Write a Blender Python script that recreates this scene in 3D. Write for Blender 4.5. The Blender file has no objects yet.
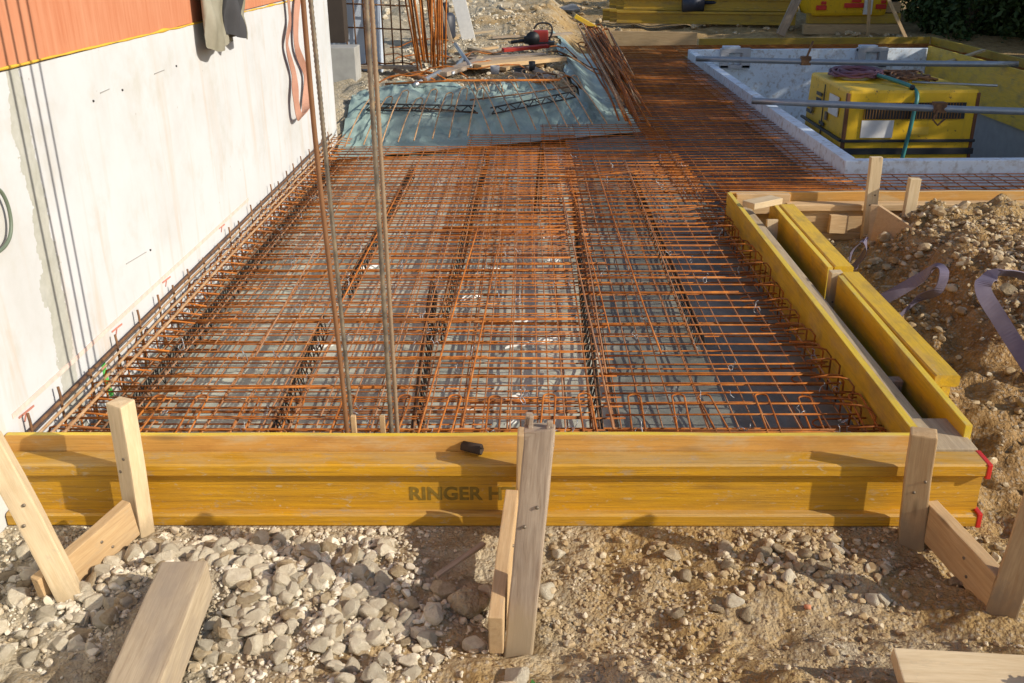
import bpy, bmesh, math, random
import numpy as np
from mathutils import Vector, Matrix, noise as mnoise
random.seed(7); RNG = np.random.default_rng(7)
R = math.radians
scene = bpy.context.scene
COL = scene.collection

# ------------------------------------------------------------------ camera
F_PX, PITCH, YAW, ROLL, CAM_H = 966.0, 22.6, -1.044, -0.505, 1.53
_p, _y, _r = R(PITCH), R(YAW), R(ROLL)
FW = Vector((math.sin(_y)*math.cos(_p), math.cos(_y)*math.cos(_p), -math.sin(_p)))
RT0 = Vector((math.cos(_y), -math.sin(_y), 0)); UP0 = RT0.cross(FW)
RT = RT0*math.cos(_r)+UP0*math.sin(_r); UP = -RT0*math.sin(_r)+UP0*math.cos(_r)
EYE = Vector((0, 0, CAM_H))
cd = bpy.data.cameras.new('camera'); cam = bpy.data.objects.new('camera', cd); COL.objects.link(cam)
cd.sensor_width = 36; cd.lens = F_PX/1024*36; cd.clip_start = 0.05; cd.clip_end = 2000
cam.matrix_world = Matrix(((RT.x, UP.x, -FW.x, EYE.x), (RT.y, UP.y, -FW.y, EYE.y), (RT.z, UP.z, -FW.z, EYE.z), (0, 0, 0, 1)))
scene.camera = cam
def at(px, py, x=None, y=None, z=None):
    """measured pixel -> world point on the given axis plane"""
    d = FW+RT*((px-512)/F_PX)+UP*((341.5-py)/F_PX)
    if x is not None: t = (x-EYE.x)/d.x
    elif y is not None: t = (y-EYE.y)/d.y
    else: t = (z-EYE.z)/d.z
    return EYE+d*t
def pix(P):
    d = Vector(P)-EYE; zc = d.dot(FW)
    return 512+F_PX*d.dot(RT)/zc, 341.5-F_PX*d.dot(UP)/zc, zc

# ------------------------------------------------------------------ light
SUN_EL, SUN_AZ = 27.0, 22.0
SD = Vector((math.cos(R(SUN_AZ))*math.cos(R(SUN_EL)), -math.sin(R(SUN_AZ))*math.cos(R(SUN_EL)), math.sin(R(SUN_EL))))
sl = bpy.data.lights.new('sun', 'SUN'); so = bpy.data.objects.new('sun', sl); COL.objects.link(so)
sl.energy = 4.2; sl.angle = R(0.5); sl.color = (1.0, 0.92, 0.79)
so.rotation_euler = (-SD).to_track_quat('-Z', 'Y').to_euler(); so.location = (12, -6, 10)
w = bpy.data.worlds.new('World'); scene.world = w; w.use_nodes = True
nt = w.node_tree; bg = nt.nodes['Background']
sky = nt.nodes.new('ShaderNodeTexSky'); sky.sky_type = 'NISHITA'; sky.sun_disc = False
sky.sun_elevation = R(SUN_EL); sky.sun_rotation = R(90+SUN_AZ)
nt.links.new(sky.outputs[0], bg.inputs[0]); bg.inputs[1].default_value = 0.13
vs = scene.view_settings; vs.view_transform = 'Standard'; vs.look = 'None'; vs.exposure = 0.16; vs.gamma = 1.0
scene.render.engine = 'CYCLES'
scene.cycles.use_denoising = True; scene.cycles.denoising_prefilter = 'ACCURATE'; scene.cycles.use_adaptive_sampling = False
scene.cycles.max_bounces = 6; scene.cycles.diffuse_bounces = 3; scene.cycles.glossy_bounces = 3
scene.cycles.sample_clamp_indirect = 6

# ------------------------------------------------------------------ materials
class NM:
    def __init__(s, name):
        s.m = bpy.data.materials.new(name); s.m.use_nodes = True
        s.t = s.m.node_tree; s.b = s.t.nodes['Principled BSDF']
    def n(s, typ, **kw):
        q = s.t.nodes.new(typ)
        for k, v in kw.items():
            if isinstance(k, str) and hasattr(q, k): setattr(q, k, v)
        return q
    def l(s, a, b): s.t.links.new(a, b)
    def coord(s, scale=(1, 1, 1), rnd=True, world=False):
        tc = s.n('ShaderNodeNewGeometry') if world else s.n('ShaderNodeTexCoord')
        src = tc.outputs['Position'] if world else tc.outputs['Object']
        mp = s.n('ShaderNodeMapping'); mp.inputs['Scale'].default_value = scale
        if rnd:
            oi = s.n('ShaderNodeObjectInfo'); mu = s.n('ShaderNodeMath', operation='MULTIPLY'); mu.inputs[1].default_value = 37
            s.l(oi.outputs['Random'], mu.inputs[0]); cx = s.n('ShaderNodeCombineXYZ')
            for i in range(3): s.l(mu.outputs[0], cx.inputs[i])
            s.l(cx.outputs[0], mp.inputs['Location'])
        s.l(src, mp.inputs['Vector']); return mp.outputs[0]
    def noise(s, vec, scale, detail=4, rough=.6, dist=0):
        q = s.n('ShaderNodeTexNoise'); q.inputs['Scale'].default_value = scale; q.inputs['Detail'].default_value = detail
        q.inputs['Roughness'].default_value = rough; q.inputs['Distortion'].default_value = dist; s.l(vec, q.inputs['Vector']); return q.outputs['Fac']
    def vor(s, vec, scale, feature='F1', out='Distance'):
        q = s.n('ShaderNodeTexVoronoi'); q.feature = feature; q.inputs['Scale'].default_value = scale; s.l(vec, q.inputs['Vector']); return q.outputs[out]
    def ramp(s, fac, stops, interp='LINEAR'):
        q = s.n('ShaderNodeValToRGB'); cr = q.color_ramp; cr.interpolation = interp
        while len(cr.elements) < len(stops): cr.elements.new(.5)
        for e, (p, c) in zip(cr.elements, stops):
            e.position = p; e.color = (*c, 1) if len(c) == 3 else c
        s.l(fac, q.inputs[0]); return q.outputs[0]
    def mix(s, fac, a, b, mode='MIX'):
        q = s.n('ShaderNodeMix', data_type='RGBA', blend_type=mode)
        for sock, v in ((q.inputs[0], fac), (q.inputs[6], a), (q.inputs[7], b)):
            if isinstance(v, (int, float)): sock.default_value = v
            elif isinstance(v, tuple): sock.default_value = (*v, 1)
            else: s.l(v, sock)
        return q.outputs[2]
    def math(s, op, a, b=0.0, clamp=False):
        q = s.n('ShaderNodeMath', operation=op); q.use_clamp = clamp
        for i, v in enumerate((a, b)):
            if isinstance(v, (int, float)): q.inputs[i].default_value = v
            else: s.l(v, q.inputs[i])
        return q.outputs[0]
    def rng(s, v, a, b, c=0., d=1.):
        q = s.n('ShaderNodeMapRange'); s.l(v, q.inputs[0])
        for i, x in enumerate((a, b, c, d)): q.inputs[i+1].default_value = x
        return q.outputs[0]
    def bump(s, h, strength=.5, dist=.002):
        q = s.n('ShaderNodeBump'); q.inputs['Strength'].default_value = strength; q.inputs['Distance'].default_value = dist
        s.l(h, q.inputs['Height']); s.l(q.outputs[0], s.b.inputs['Normal'])
    def out(s, col=None, rough=.8, metal=0., spec=None):
        if isinstance(col, tuple): s.b.inputs['Base Color'].default_value = (*col, 1)
        elif col is not None: s.l(col, s.b.inputs['Base Color'])
        if isinstance(rough, (int, float)): s.b.inputs['Roughness'].default_value = rough
        else: s.l(rough, s.b.inputs['Roughness'])
        s.b.inputs['Metallic'].default_value = metal
        if spec is not None: s.b.inputs['Specular IOR Level'].default_value = spec
        return s.m
    def hsv(s, col, amount=.25):
        oi = s.n('ShaderNodeObjectInfo'); q = s.n('ShaderNodeHueSaturation')
        s.l(col, q.inputs['Color']); s.l(s.rng(oi.outputs['Random'], 0, 1, 1-amount, 1+amount), q.inputs['Value']); return q.outputs[0]

def wood(name, light, dark, stain=(.2, .15, .1), stain_amt=.3, rough=.75, var=.14, foot=False):
    m = NM(name); v = m.coord((1.2, 14, 14)); g = m.noise(v, 6, 6, .65, .6)
    v2 = m.coord((1, 2.5, 2.5)); b = m.noise(v2, 3.5, 4, .6); fine = m.noise(m.coord((3, 90, 90)), 6, 3, .7)
    col = m.ramp(g, [(.3, dark), (.62, light)])
    kn = m.vor(m.coord((2.2, 9, 9)), 1.6); col = m.mix(m.rng(kn, .0, .13, .75, 0.), col, tuple(c*.35 for c in dark))
    col = m.mix(m.math('MULTIPLY', m.rng(b, .48, .72), stain_amt), col, stain)
    col = m.mix(m.rng(fine, .35, .75, 0, .25), col, tuple(c*.55 for c in dark))
    mud = m.noise(m.coord((2, 4, 4)), 5, 6, .75); col = m.mix(m.rng(mud, .6, .74, 0, stain_amt*1.3), col, (.36, .30, .22))
    if foot:
        tc = m.n('ShaderNodeTexCoord'); sp = m.n('ShaderNodeSeparateXYZ'); m.l(tc.outputs['Object'], sp.inputs[0])
        col = m.mix(m.rng(m.math('ADD', sp.outputs[0], m.math('MULTIPLY', mud, -.22)), .10, .02, 0, .8), col, (.33, .25, .15))
    m.bump(m.math('ADD', m.math('MULTIPLY', g, .5), m.math('MULTIPLY', fine, .8)), .35, .0015)
    return m.out(m.hsv(col, var), rough)
def coat(name, base, worn, dirt, wear=.5, rough=.42):
    m = NM(name); v = m.coord((1, 3, 3)); a = m.noise(v, 5, 6, .65, .3); s = m.noise(m.coord((.8, 22, 22)), 5, 5, .6)
    b = m.noise(m.coord((2, 5, 5)), 2.2, 5, .7)
    col = m.mix(m.rng(s, .35, .7, 0, .6), base, tuple(c*.72 for c in base))
    col = m.mix(m.math('MULTIPLY', m.rng(a, .5, .68), wear), col, worn)
    col = m.mix(m.rng(b, .5, .78, 0, .75), col, dirt)
    sp = m.vor(m.coord((1, 1.6, 1.6)), 24); col = m.mix(m.rng(sp, .02, .1, .5, 0), col, (.5, .45, .36))
    gr = m.noise(m.coord((1.2, 70, 70)), 5, 4, .7, .4); col = m.mix(m.rng(gr, .5, .72, 0, .55), col, tuple(c*.45 for c in base))
    sc = m.noise(m.coord((5, 34, 34)), 3, 3, .5, 1.2); col = m.mix(m.rng(sc, .66, .72, 0, .55), col, worn)
    kn = m.vor(m.coord((1.3, 8, 8)), 1.7); col = m.mix(m.rng(kn, .03, .16, .7, 0), col, tuple(c*.3 for c in worn))
    mud = m.noise(m.coord((1.6, 4, 4)), 7, 6, .75); col = m.mix(m.rng(mud, .60, .72, 0, .6), col, (.42, .36, .27))
    m.bump(m.math('ADD', s, m.math('ADD', a, m.math('MULTIPLY', gr, .5))), .4, .0015)
    return m.out(m.hsv(col, .09), m.rng(a, .3, .7, rough-.08, rough+.3))
M = {}
M['raw'] = wood('raw_timber', (.62, .43, .225), (.47, .29, .13), (.3, .22, .14), .35)
M['raw_pale'] = wood('pale_timber', (.66, .52, .325), (.54, .40, .225), (.36, .27, .17), .35)
M['stake_pale'] = wood('stake_pale_timber', (.66, .52, .325), (.54, .40, .225), (.36, .27, .17), .45, foot=True)
M['stake_raw'] = wood('stake_raw_timber', (.62, .43, .225), (.47, .29, .13), (.3, .22, .14), .45, foot=True)
M['stake_grey'] = wood('stake_weathered_timber', (.43, .34, .25), (.25, .175, .115), (.17, .14, .12), .5, foot=True)
M['grey_wood'] = wood('weathered_timber', (.43, .34, .25), (.25, .175, .115), (.17, .14, .12), .5)
M['dirty_wood'] = wood('muddy_timber', (.50, .40, .26), (.32, .23, .14), (.38, .32, .24), .7, .85)
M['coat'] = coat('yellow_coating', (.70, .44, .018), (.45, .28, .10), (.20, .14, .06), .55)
M['coat_top'] = coat('yellow_edge_paint', (.80, .57, .04), (.62, .50, .25), (.36, .28, .10), .35)
M['coat_beam'] = coat('ochre_glazed_timber', (.60, .325, .018), (.43, .23, .06), (.19, .12, .045), .8)
M['ply'] = coat('three_ply_edge', (.62, .33, .075), (.56, .40, .20), (.40, .17, .03), .9, .6)
def worn_beam():
    m = NM('worn_ochre_beam'); v = m.coord((1, 3, 3)); a = m.noise(v, 4, 7, .7, .4); gr = m.noise(m.coord((1.1, 60, 60)), 5, 5, .7, .5); s = m.noise(m.coord((.7, 18, 18)), 5, 5, .6); big = m.noise(m.coord((1.3, 2, 2)), 1.6, 5, .65)
    g = m.n('ShaderNodeNewGeometry'); sp = m.n('ShaderNodeSeparateXYZ'); m.l(g.outputs['Normal'], sp.inputs[0])
    c = m.mix(m.rng(s, .3, .7), (.66, .345, .010), (.48, .235, .009)); c = m.mix(m.rng(big, .42, .68, 0, .6), c, (.34, .20, .045))
    c = m.mix(m.math('MULTIPLY', m.rng(a, .38, .58, .0, .75), m.rng(sp.outputs[2], .3, .8)), c, (.50, .33, .12))
    c = m.mix(m.rng(gr, .5, .7, 0, .6), c, (.16, .085, .02)); sc = m.noise(m.coord((7, 26, 26)), 2.6, 4, .6, 1.5); c = m.mix(m.rng(sc, .62, .69, 0, .7), c, (.50, .38, .20))
    spk = m.vor(m.coord((1, 1, 1)), 42); q = m.noise(m.coord((1, 1, 1)), 9, 4, .7); c = m.mix(m.math('MULTIPLY', m.rng(spk, .08, .18, .6, 0), m.rng(q, .56, .66)), c, (.52, .48, .41))
    mud = m.noise(m.coord((1.5, 3, 3)), 6, 7, .8); c = m.mix(m.rng(mud, .57, .68, 0, .75), c, (.36, .29, .20)); kn = m.vor(m.coord((1.1, 7, 7)), 1.5); c = m.mix(m.rng(kn, .03, .15, .8, 0), c, (.13, .06, .02))
    m.bump(m.math('ADD', gr, m.math('ADD', a, sc)), .45, .002); return m.out(c, m.rng(a, .3, .7, .38, .75))
M['worn_beam'] = worn_beam()
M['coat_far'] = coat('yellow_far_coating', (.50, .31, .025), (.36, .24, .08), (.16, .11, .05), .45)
def rust():
    m = NM('rusty_steel'); v = m.coord((1, 1, 1), False, True); a = m.noise(v, 14, 5, .6); b = m.noise(v, 160, 3, .6)
    col = m.ramp(a, [(.3, (.25, .068, .011)), (.5, (.45, .135, .016)), (.7, (.56, .20, .032))])
    col = m.mix(m.rng(b, .55, .75, 0, .6), col, (.17, .06, .03))
    p1 = m.noise(m.coord((.7, 26, 1), False, True), 1, 3, .5); p2 = m.noise(m.coord((26, .7, 1), False, True), 1, 3, .5)
    col = m.mix(m.rng(m.math('ADD', p1, p2), .92, 1.2, 0, .75), col, (.20, .085, .035)); col = m.mix(m.rng(m.math('ADD', p1, p2), .92, .75, 0, .5), col, (.42, .22, .10))
    m.bump(b, .5, .001); return m.out(m.hsv(col, .18), .75, .0, .25)
M['rust'] = rust()
def rust_long():
    m = NM('dull_rust_wire'); v = m.coord((1, 1, 1), False, True); a = m.noise(v, 14, 5, .6); p2 = m.noise(m.coord((26, .7, 1), False, True), 1, 3, .5)
    col = m.ramp(a, [(.3, (.20, .085, .035)), (.5, (.33, .15, .065)), (.7, (.42, .23, .12))]); col = m.mix(m.rng(p2, .5, .7, 0, .6), col, (.42, .25, .15))
    m.bump(a, .3, .001); return m.out(col, .7, .0, .3)
M['rust_long'] = rust_long()
def rust2():
    m = NM('old_dark_rust'); v = m.coord((1, 1, 1), False, True); a = m.noise(v, 25, 5, .6)
    col = m.ramp(a, [(.3, (.10, .055, .035)), (.55, (.22, .11, .05)), (.75, (.34, .19, .09))])
    m.bump(a, .4, .001); return m.out(m.hsv(col, .2), .7, .0, .3)
M['rust_dark'] = rust2()
def tan_rust():
    m = NM('pale_rust_bar'); v = m.coord((1, 1, 1), False, True); a = m.noise(v, 18, 5, .6)
    col = m.ramp(a, [(.3, (.28, .14, .06)), (.5, (.47, .28, .14)), (.72, (.55, .39, .24))])
    m.bump(a, .4, .001); return m.out(m.hsv(col, .2), .65, .0, .3)
M['rust_tan'] = tan_rust()
def steel_dark():
    m = NM('scaled_bar_steel'); v = m.coord((1, 1, 1), False, True); a = m.noise(v, 30, 5, .6)
    col = m.ramp(a, [(.35, (.12, .105, .085)), (.6, (.25, .20, .14)), (.75, (.36, .26, .15))])
    return m.out(col, .5, .35, .4)
M['bar_steel'] = steel_dark()
def plain(name, col, rough=.6, metal=0., var=.12, nscale=9, amt=.35):
    m = NM(name); a = m.noise(m.coord(), nscale, 5, .6)
    c = m.mix(m.rng(a, .35, .7, 0, amt), col, tuple(x*.55 for x in col)); m.bump(a, .2, .003)
    return m.out(m.hsv(c, var), rough, metal)
M['bar_steel2'] = plain('half_rusted_bar', (.30, .21, .13), .6, .1, .05, 40, .5)
M['rust_brown'] = plain('brown_rust', (.23, .105, .04), .7, 0, .1, 20, .5)
M['black'] = plain('black_plastic', (.022, .022, .024), .5)
M['spacer'] = plain('spacer_dark_steel', (.035, .032, .03), .5, .2)
M['galv'] = plain('galvanised_steel', (.40, .42, .44), .42, .65, .1, 14, .4)
M['dark_red'] = plain('dirty_red_paint', (.33, .03, .02), .5)
M['red'] = plain('red_plastic', (.62, .03, .02), .45)
M['grey_foam'] = plain('grey_moulding', (.42, .42, .43), .8)
M['dark_grey'] = plain('dark_grey_cloth', (.06, .06, .065), .95)
M['teal_hose'] = plain('teal_hose', (.05, .24, .22), .45)
M['green_hose'] = plain('grey_green_hose', (.16, .20, .14), .5)
M['white_lab'] = plain('white_label_plate', (.72, .70, .66), .5, 0, .05, 20, .25)
M['pale_blue'] = plain('pale_blue_insulation', (.55, .62, .72), .8, 0, .08, 3, .3)
M['dirty_block'] = plain('dirty_render', (.44, .43, .40), .9, 0, .05, 6, .6)
M['stone_grey'] = plain('grey_boulder', (.36, .35, .33), .9)
M['purple_junk'] = plain('purple_cable_sheath', (.16, .07, .10), .6)
M['text'] = plain('faded_print', (.24, .15, .015), .7, 0, 0, 60, .7)

def foam_white():
    m = NM('sky_tinted_foam_board'); v = m.coord((1, 1, 1), False, True); a = m.noise(v, 3, 6, .65); b = m.noise(v, 22, 4, .6)
    c = m.ramp(a, [(.35, (.66, .74, .82)), (.6, (.76, .83, .90))]); c = m.mix(m.rng(b, .52, .7, 0, .7), c, (.36, .31, .26)); c = m.mix(m.rng(m.noise(v, 6, 6, .75), .52, .66, 0, .5), c, (.42, .37, .32))  # white foam tinted blue to paint in the sky-lit shade; brown is dirt
    m.bump(b, .3, .004); return m.out(c, .75)
M['foam'] = foam_white()

def wall_mat():
    m = NM('skim_coated_concrete'); g = m.n('ShaderNodeNewGeometry'); sp = m.n('ShaderNodeSeparateXYZ'); m.l(g.outputs['Position'], sp.inputs[0])
    v = m.coord((1, 1, 1), False, True); a = m.noise(v, 1.6, 7, .65); f = m.noise(v, 30, 4, .6)
    st = m.noise(m.coord((1, 5, .5), False, True), 2.2, 5, .6, .4)
    col = m.ramp(a, [(.28, (.53, .53, .515)), (.46, (.60, .61, .615)), (.64, (.63, .645, .66))])
    # faint ochre streaks of washed-down rust (real stains on the wall)
    low = m.rng(sp.outputs[2], 1.25, .2, 0.25, 1.)
    col = m.mix(m.math('MULTIPLY', m.rng(st, .53, .75, 0, .55), low), col, (.56, .37, .20))
    col = m.mix(m.rng(m.noise(v, 4.5, 6, .65), .55, .72, 0, .4), col, (.47, .44, .36))
    pit = m.vor(v, 9); col = m.mix(m.rng(pit, .02, .05, .55, 0), col, (.35, .3, .25))
    # the greenish unpainted joint strip
    n2 = m.noise(v, 7, 5, .7)
    yy = m.math('ADD', sp.outputs[1], m.math('MULTIPLY', m.math('SUBTRACT', n2, .5), .16))
    left = m.math('ADD', m.rng(sp.outputs[2], .1, 1.22, 2.76, 2.80), 0.0)
    k = m.math('MULTIPLY', m.math('GREATER_THAN', yy, left), m.math('LESS_THAN', yy, 2.895))
    col = m.mix(m.math('MULTIPLY', k, m.rng(n2, .3, .7, .85, .55)), col, m.ramp(f, [(.3, (.33, .325, .25)), (.7, (.45, .44, .36))]))
    m.bump(m.math('ADD', a, m.math('MULTIPLY', f, .3)), .25, .006); return m.out(col, .85, 0, .2)
M['wall'] = wall_mat()
def brick_mat():
    m = NM('orange_clay_block'); v = m.coord((1, 1, 1), False, True); s = m.noise(m.coord((1, 9, .6), False, True), 4, 5, .6); a = m.noise(v, 3, 5, .6)
    c = m.ramp(s, [(.3, (.50, .17, .075)), (.7, (.60, .26, .14))]); c = m.mix(m.rng(a, .45, .75, 0, .4), c, (.62, .30, .17))
    m.bump(s, .3, .004); return m.out(c, .85)
M['brick'] = brick_mat()
M['seal'] = plain('yellow_foam_seal', (.80, .50, .05), .7)
M['chalk'] = plain('pink_chalk', (.84, .64, .55), .9, 0, .05, 40, .5)
M['redmark'] = plain('red_crayon', (.55, .22, .16), .9)
M['greenmark'] = plain('green_spray', (.12, .62, .12), .8)

def foil_mat(name, c0, c1, c2, rough=.32, world=True, spec=.5):
    m = NM(name); v = m.coord((1, 1, 1), False, True); a = m.noise(v, 2.3, 6, .65, .5); b = m.noise(v, 9, 5, .6, .8); d = m.noise(v, 60, 3, .6)
    c = m.ramp(a, [(.32, c0), (.52, c1), (.7, c2)]); c = m.mix(m.rng(b, .55, .75, 0, .55), c, c0)
    c = m.mix(m.rng(d, .6, .8, 0, .4), c, (.42, .38, .30))
    m.bump(m.math('ADD', b, m.math('MULTIPLY', d, .15)), .5, .012); return m.out(c, m.rng(a, .3, .7, rough, rough+.25), 0, spec)
M['foil_pale'] = foil_mat('pale_membrane', (.27, .30, .26), (.46, .48, .40), (.56, .55, .46), .34)
M['foil_dark'] = foil_mat('shade_toned_membrane', (.11, .12, .105), (.20, .21, .18), (.33, .32, .27), .5)  # dark tones paint in the shade over the right-hand part of the foil
M['foil_teal'] = foil_mat('teal_membrane', (.20, .285, .26), (.28, .375, .345), (.40, .49, .44), .24)

def ground_mat():
    m = NM('stony_earth'); v = m.coord((1, 1, 1), False, True)
    a = m.noise(v, 1.7, 6, .65); b = m.noise(v, 12, 6, .7); c3 = m.vor(v, 55); c4 = m.vor(v, 130); f = m.noise(v, 90, 5, .7)
    gp = m.n('ShaderNodeNewGeometry'); sx = m.n('ShaderNodeSeparateXYZ'); m.l(gp.outputs['Position'], sx.inputs[0])
    clay = m.ramp(b, [(.28, (.23, .135, .05)), (.5, (.42, .275, .115)), (.72, (.54, .39, .20))])
    chalk = m.ramp(b, [(.3, (.30, .24, .155)), (.5, (.48, .40, .275)), (.75, (.62, .54, .40))])
    pale = m.rng(m.math('ADD', a, m.math('MULTIPLY', sx.outputs[0], -.10)), .40, .62)
    col = m.mix(pale, clay, chalk)
    # browner, damper clay in the trench on the right
    br = m.math('MULTIPLY', m.rng(sx.outputs[0], 1.2, 1.5), m.rng(sx.outputs[1], 5.2, 4.2))
    col = m.mix(m.math('MULTIPLY', br, .7), col, m.ramp(b, [(.3, (.16, .08, .028)), (.55, (.34, .19, .072)), (.75, (.46, .31, .16))]))
    col = m.mix(m.rng(c3, .12, .45, .45, 0), col, (.50, .46, .38))
    h = m.math('ADD', m.math('MULTIPLY', c3, -.9), m.math('ADD', m.math('MULTIPLY', c4, -.4), m.math('MULTIPLY', f, .8)))
    m.bump(h, 1.0, .012); return m.out(col, .95, 0, .15)
M['ground'] = ground_mat()
def stone_mat(name, c0, c1):
    m = NM(name); v = m.coord((1, 1, 1), True); a = m.noise(v, 2.5, 6, .7); f = m.noise(v, 14, 4, .7)
    c = m.ramp(a, [(.3, c0), (.68, c1)]); c = m.mix(m.rng(f, .55, .8, 0, .4), c, tuple(x*.7 for x in c0)); d2 = m.noise(m.coord((1, 1, 1), False, True), 30, 5, .7); c = m.mix(m.rng(d2, .45, .65, 0, .45), c, (.58, .48, .33)); m.bump(m.math('ADD', a, f), .6, .08)
    return m.out(m.hsv(c, .22), .92, 0, .2)
M['stone'] = stone_mat('limestone', (.58, .49, .35), (.77, .69, .53))
M['stone_brown'] = stone_mat('clayey_limestone', (.34, .24, .13), (.56, .45, .29))
def gravel_mat():
    m = NM('gravel_pieces'); v = m.coord((1, 1, 1), False, True); q = m.n('ShaderNodeTexVoronoi'); q.inputs['Scale'].default_value = 40; m.l(v, q.inputs['Vector'])
    sp = m.n('ShaderNodeSeparateColor'); m.l(q.outputs['Color'], sp.inputs[0])
    gp = m.n('ShaderNodeNewGeometry'); sx = m.n('ShaderNodeSeparateXYZ'); m.l(gp.outputs['Position'], sx.inputs[0])
    c = m.ramp(sp.outputs[0], [(0, (.42, .33, .21)), (.45, (.58, .50, .37)), (1, (.74, .68, .55))]); c2 = m.ramp(sp.outputs[1], [(0, (.30, .19, .085)), (.6, (.46, .33, .17)), (1, (.62, .53, .38))]); c = m.mix(m.math('MULTIPLY', m.rng(sx.outputs[0], -.35, .15), .85), c, c2); a = m.noise(v, 120, 3, .6)
    m.bump(a, .4, .003); return m.out(c, .92, 0, .2)
M['gravel'] = gravel_mat()
M['clod'] = plain('brown_clay_clod', (.24, .16, .085), .95, 0, .1, 45, .7)
def leaf_mat(name, c):
    m = NM(name); oi = m.noise(m.coord((1, 1, 1), False, True), 1.2, 3, .6); cc = m.ramp(oi, [(.3, tuple(x*.55 for x in c)), (.7, c)])
    m.b.inputs['Transmission Weight'].default_value = 0; return m.out(cc, .6, 0, .3)
M['leaf'] = leaf_mat('dark_leaf', (.045, .085, .02)); M['leaf2'] = leaf_mat('yellow_leaf', (.11, .13, .025))
M['bark'] = plain('bark', (.10, .075, .05), .95)
M['weed'] = leaf_mat('weed_leaf', (.06, .2, .03))
def sling(name, c0, c1):
    m = NM(name); a = m.noise(m.coord((1, 1, 1)), 30, 3, .6); b = m.noise(m.coord(), 5, 4, .6)
    c = m.ramp(b, [(.3, c0), (.7, c1)]); m.bump(a, .4, .002); return m.out(c, .85)
M['sling'] = sling('dusty_purple_webbing', (.085, .068, .115), (.20, .17, .22))
M['strap'] = sling('faded_brown_webbing', (.36, .17, .11), (.50, .27, .19))
M['olive'] = sling('olive_grey_cloth', (.21, .19, .13), (.34, .32, .25))
def machine_yellow():
    m = NM('scuffed_machine_paint'); v = m.coord(); a = m.noise(v, 4, 6, .7); e = m.noise(v, 18, 5, .7)
    c = m.mix(m.rng(a, .4, .75, 0, .6), (.80, .49, .008), (.58, .34, .012)); dr = m.noise(m.coord((9, 9, .8)), 3, 5, .6); c = m.mix(m.rng(dr, .58, .75, 0, .45), c, (.30, .16, .03)); c = m.mix(m.rng(e, .60, .68, 0, .85), c, (.13, .045, .02))
    return m.out(c, .5)
M['machine'] = machine_yellow()

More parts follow.
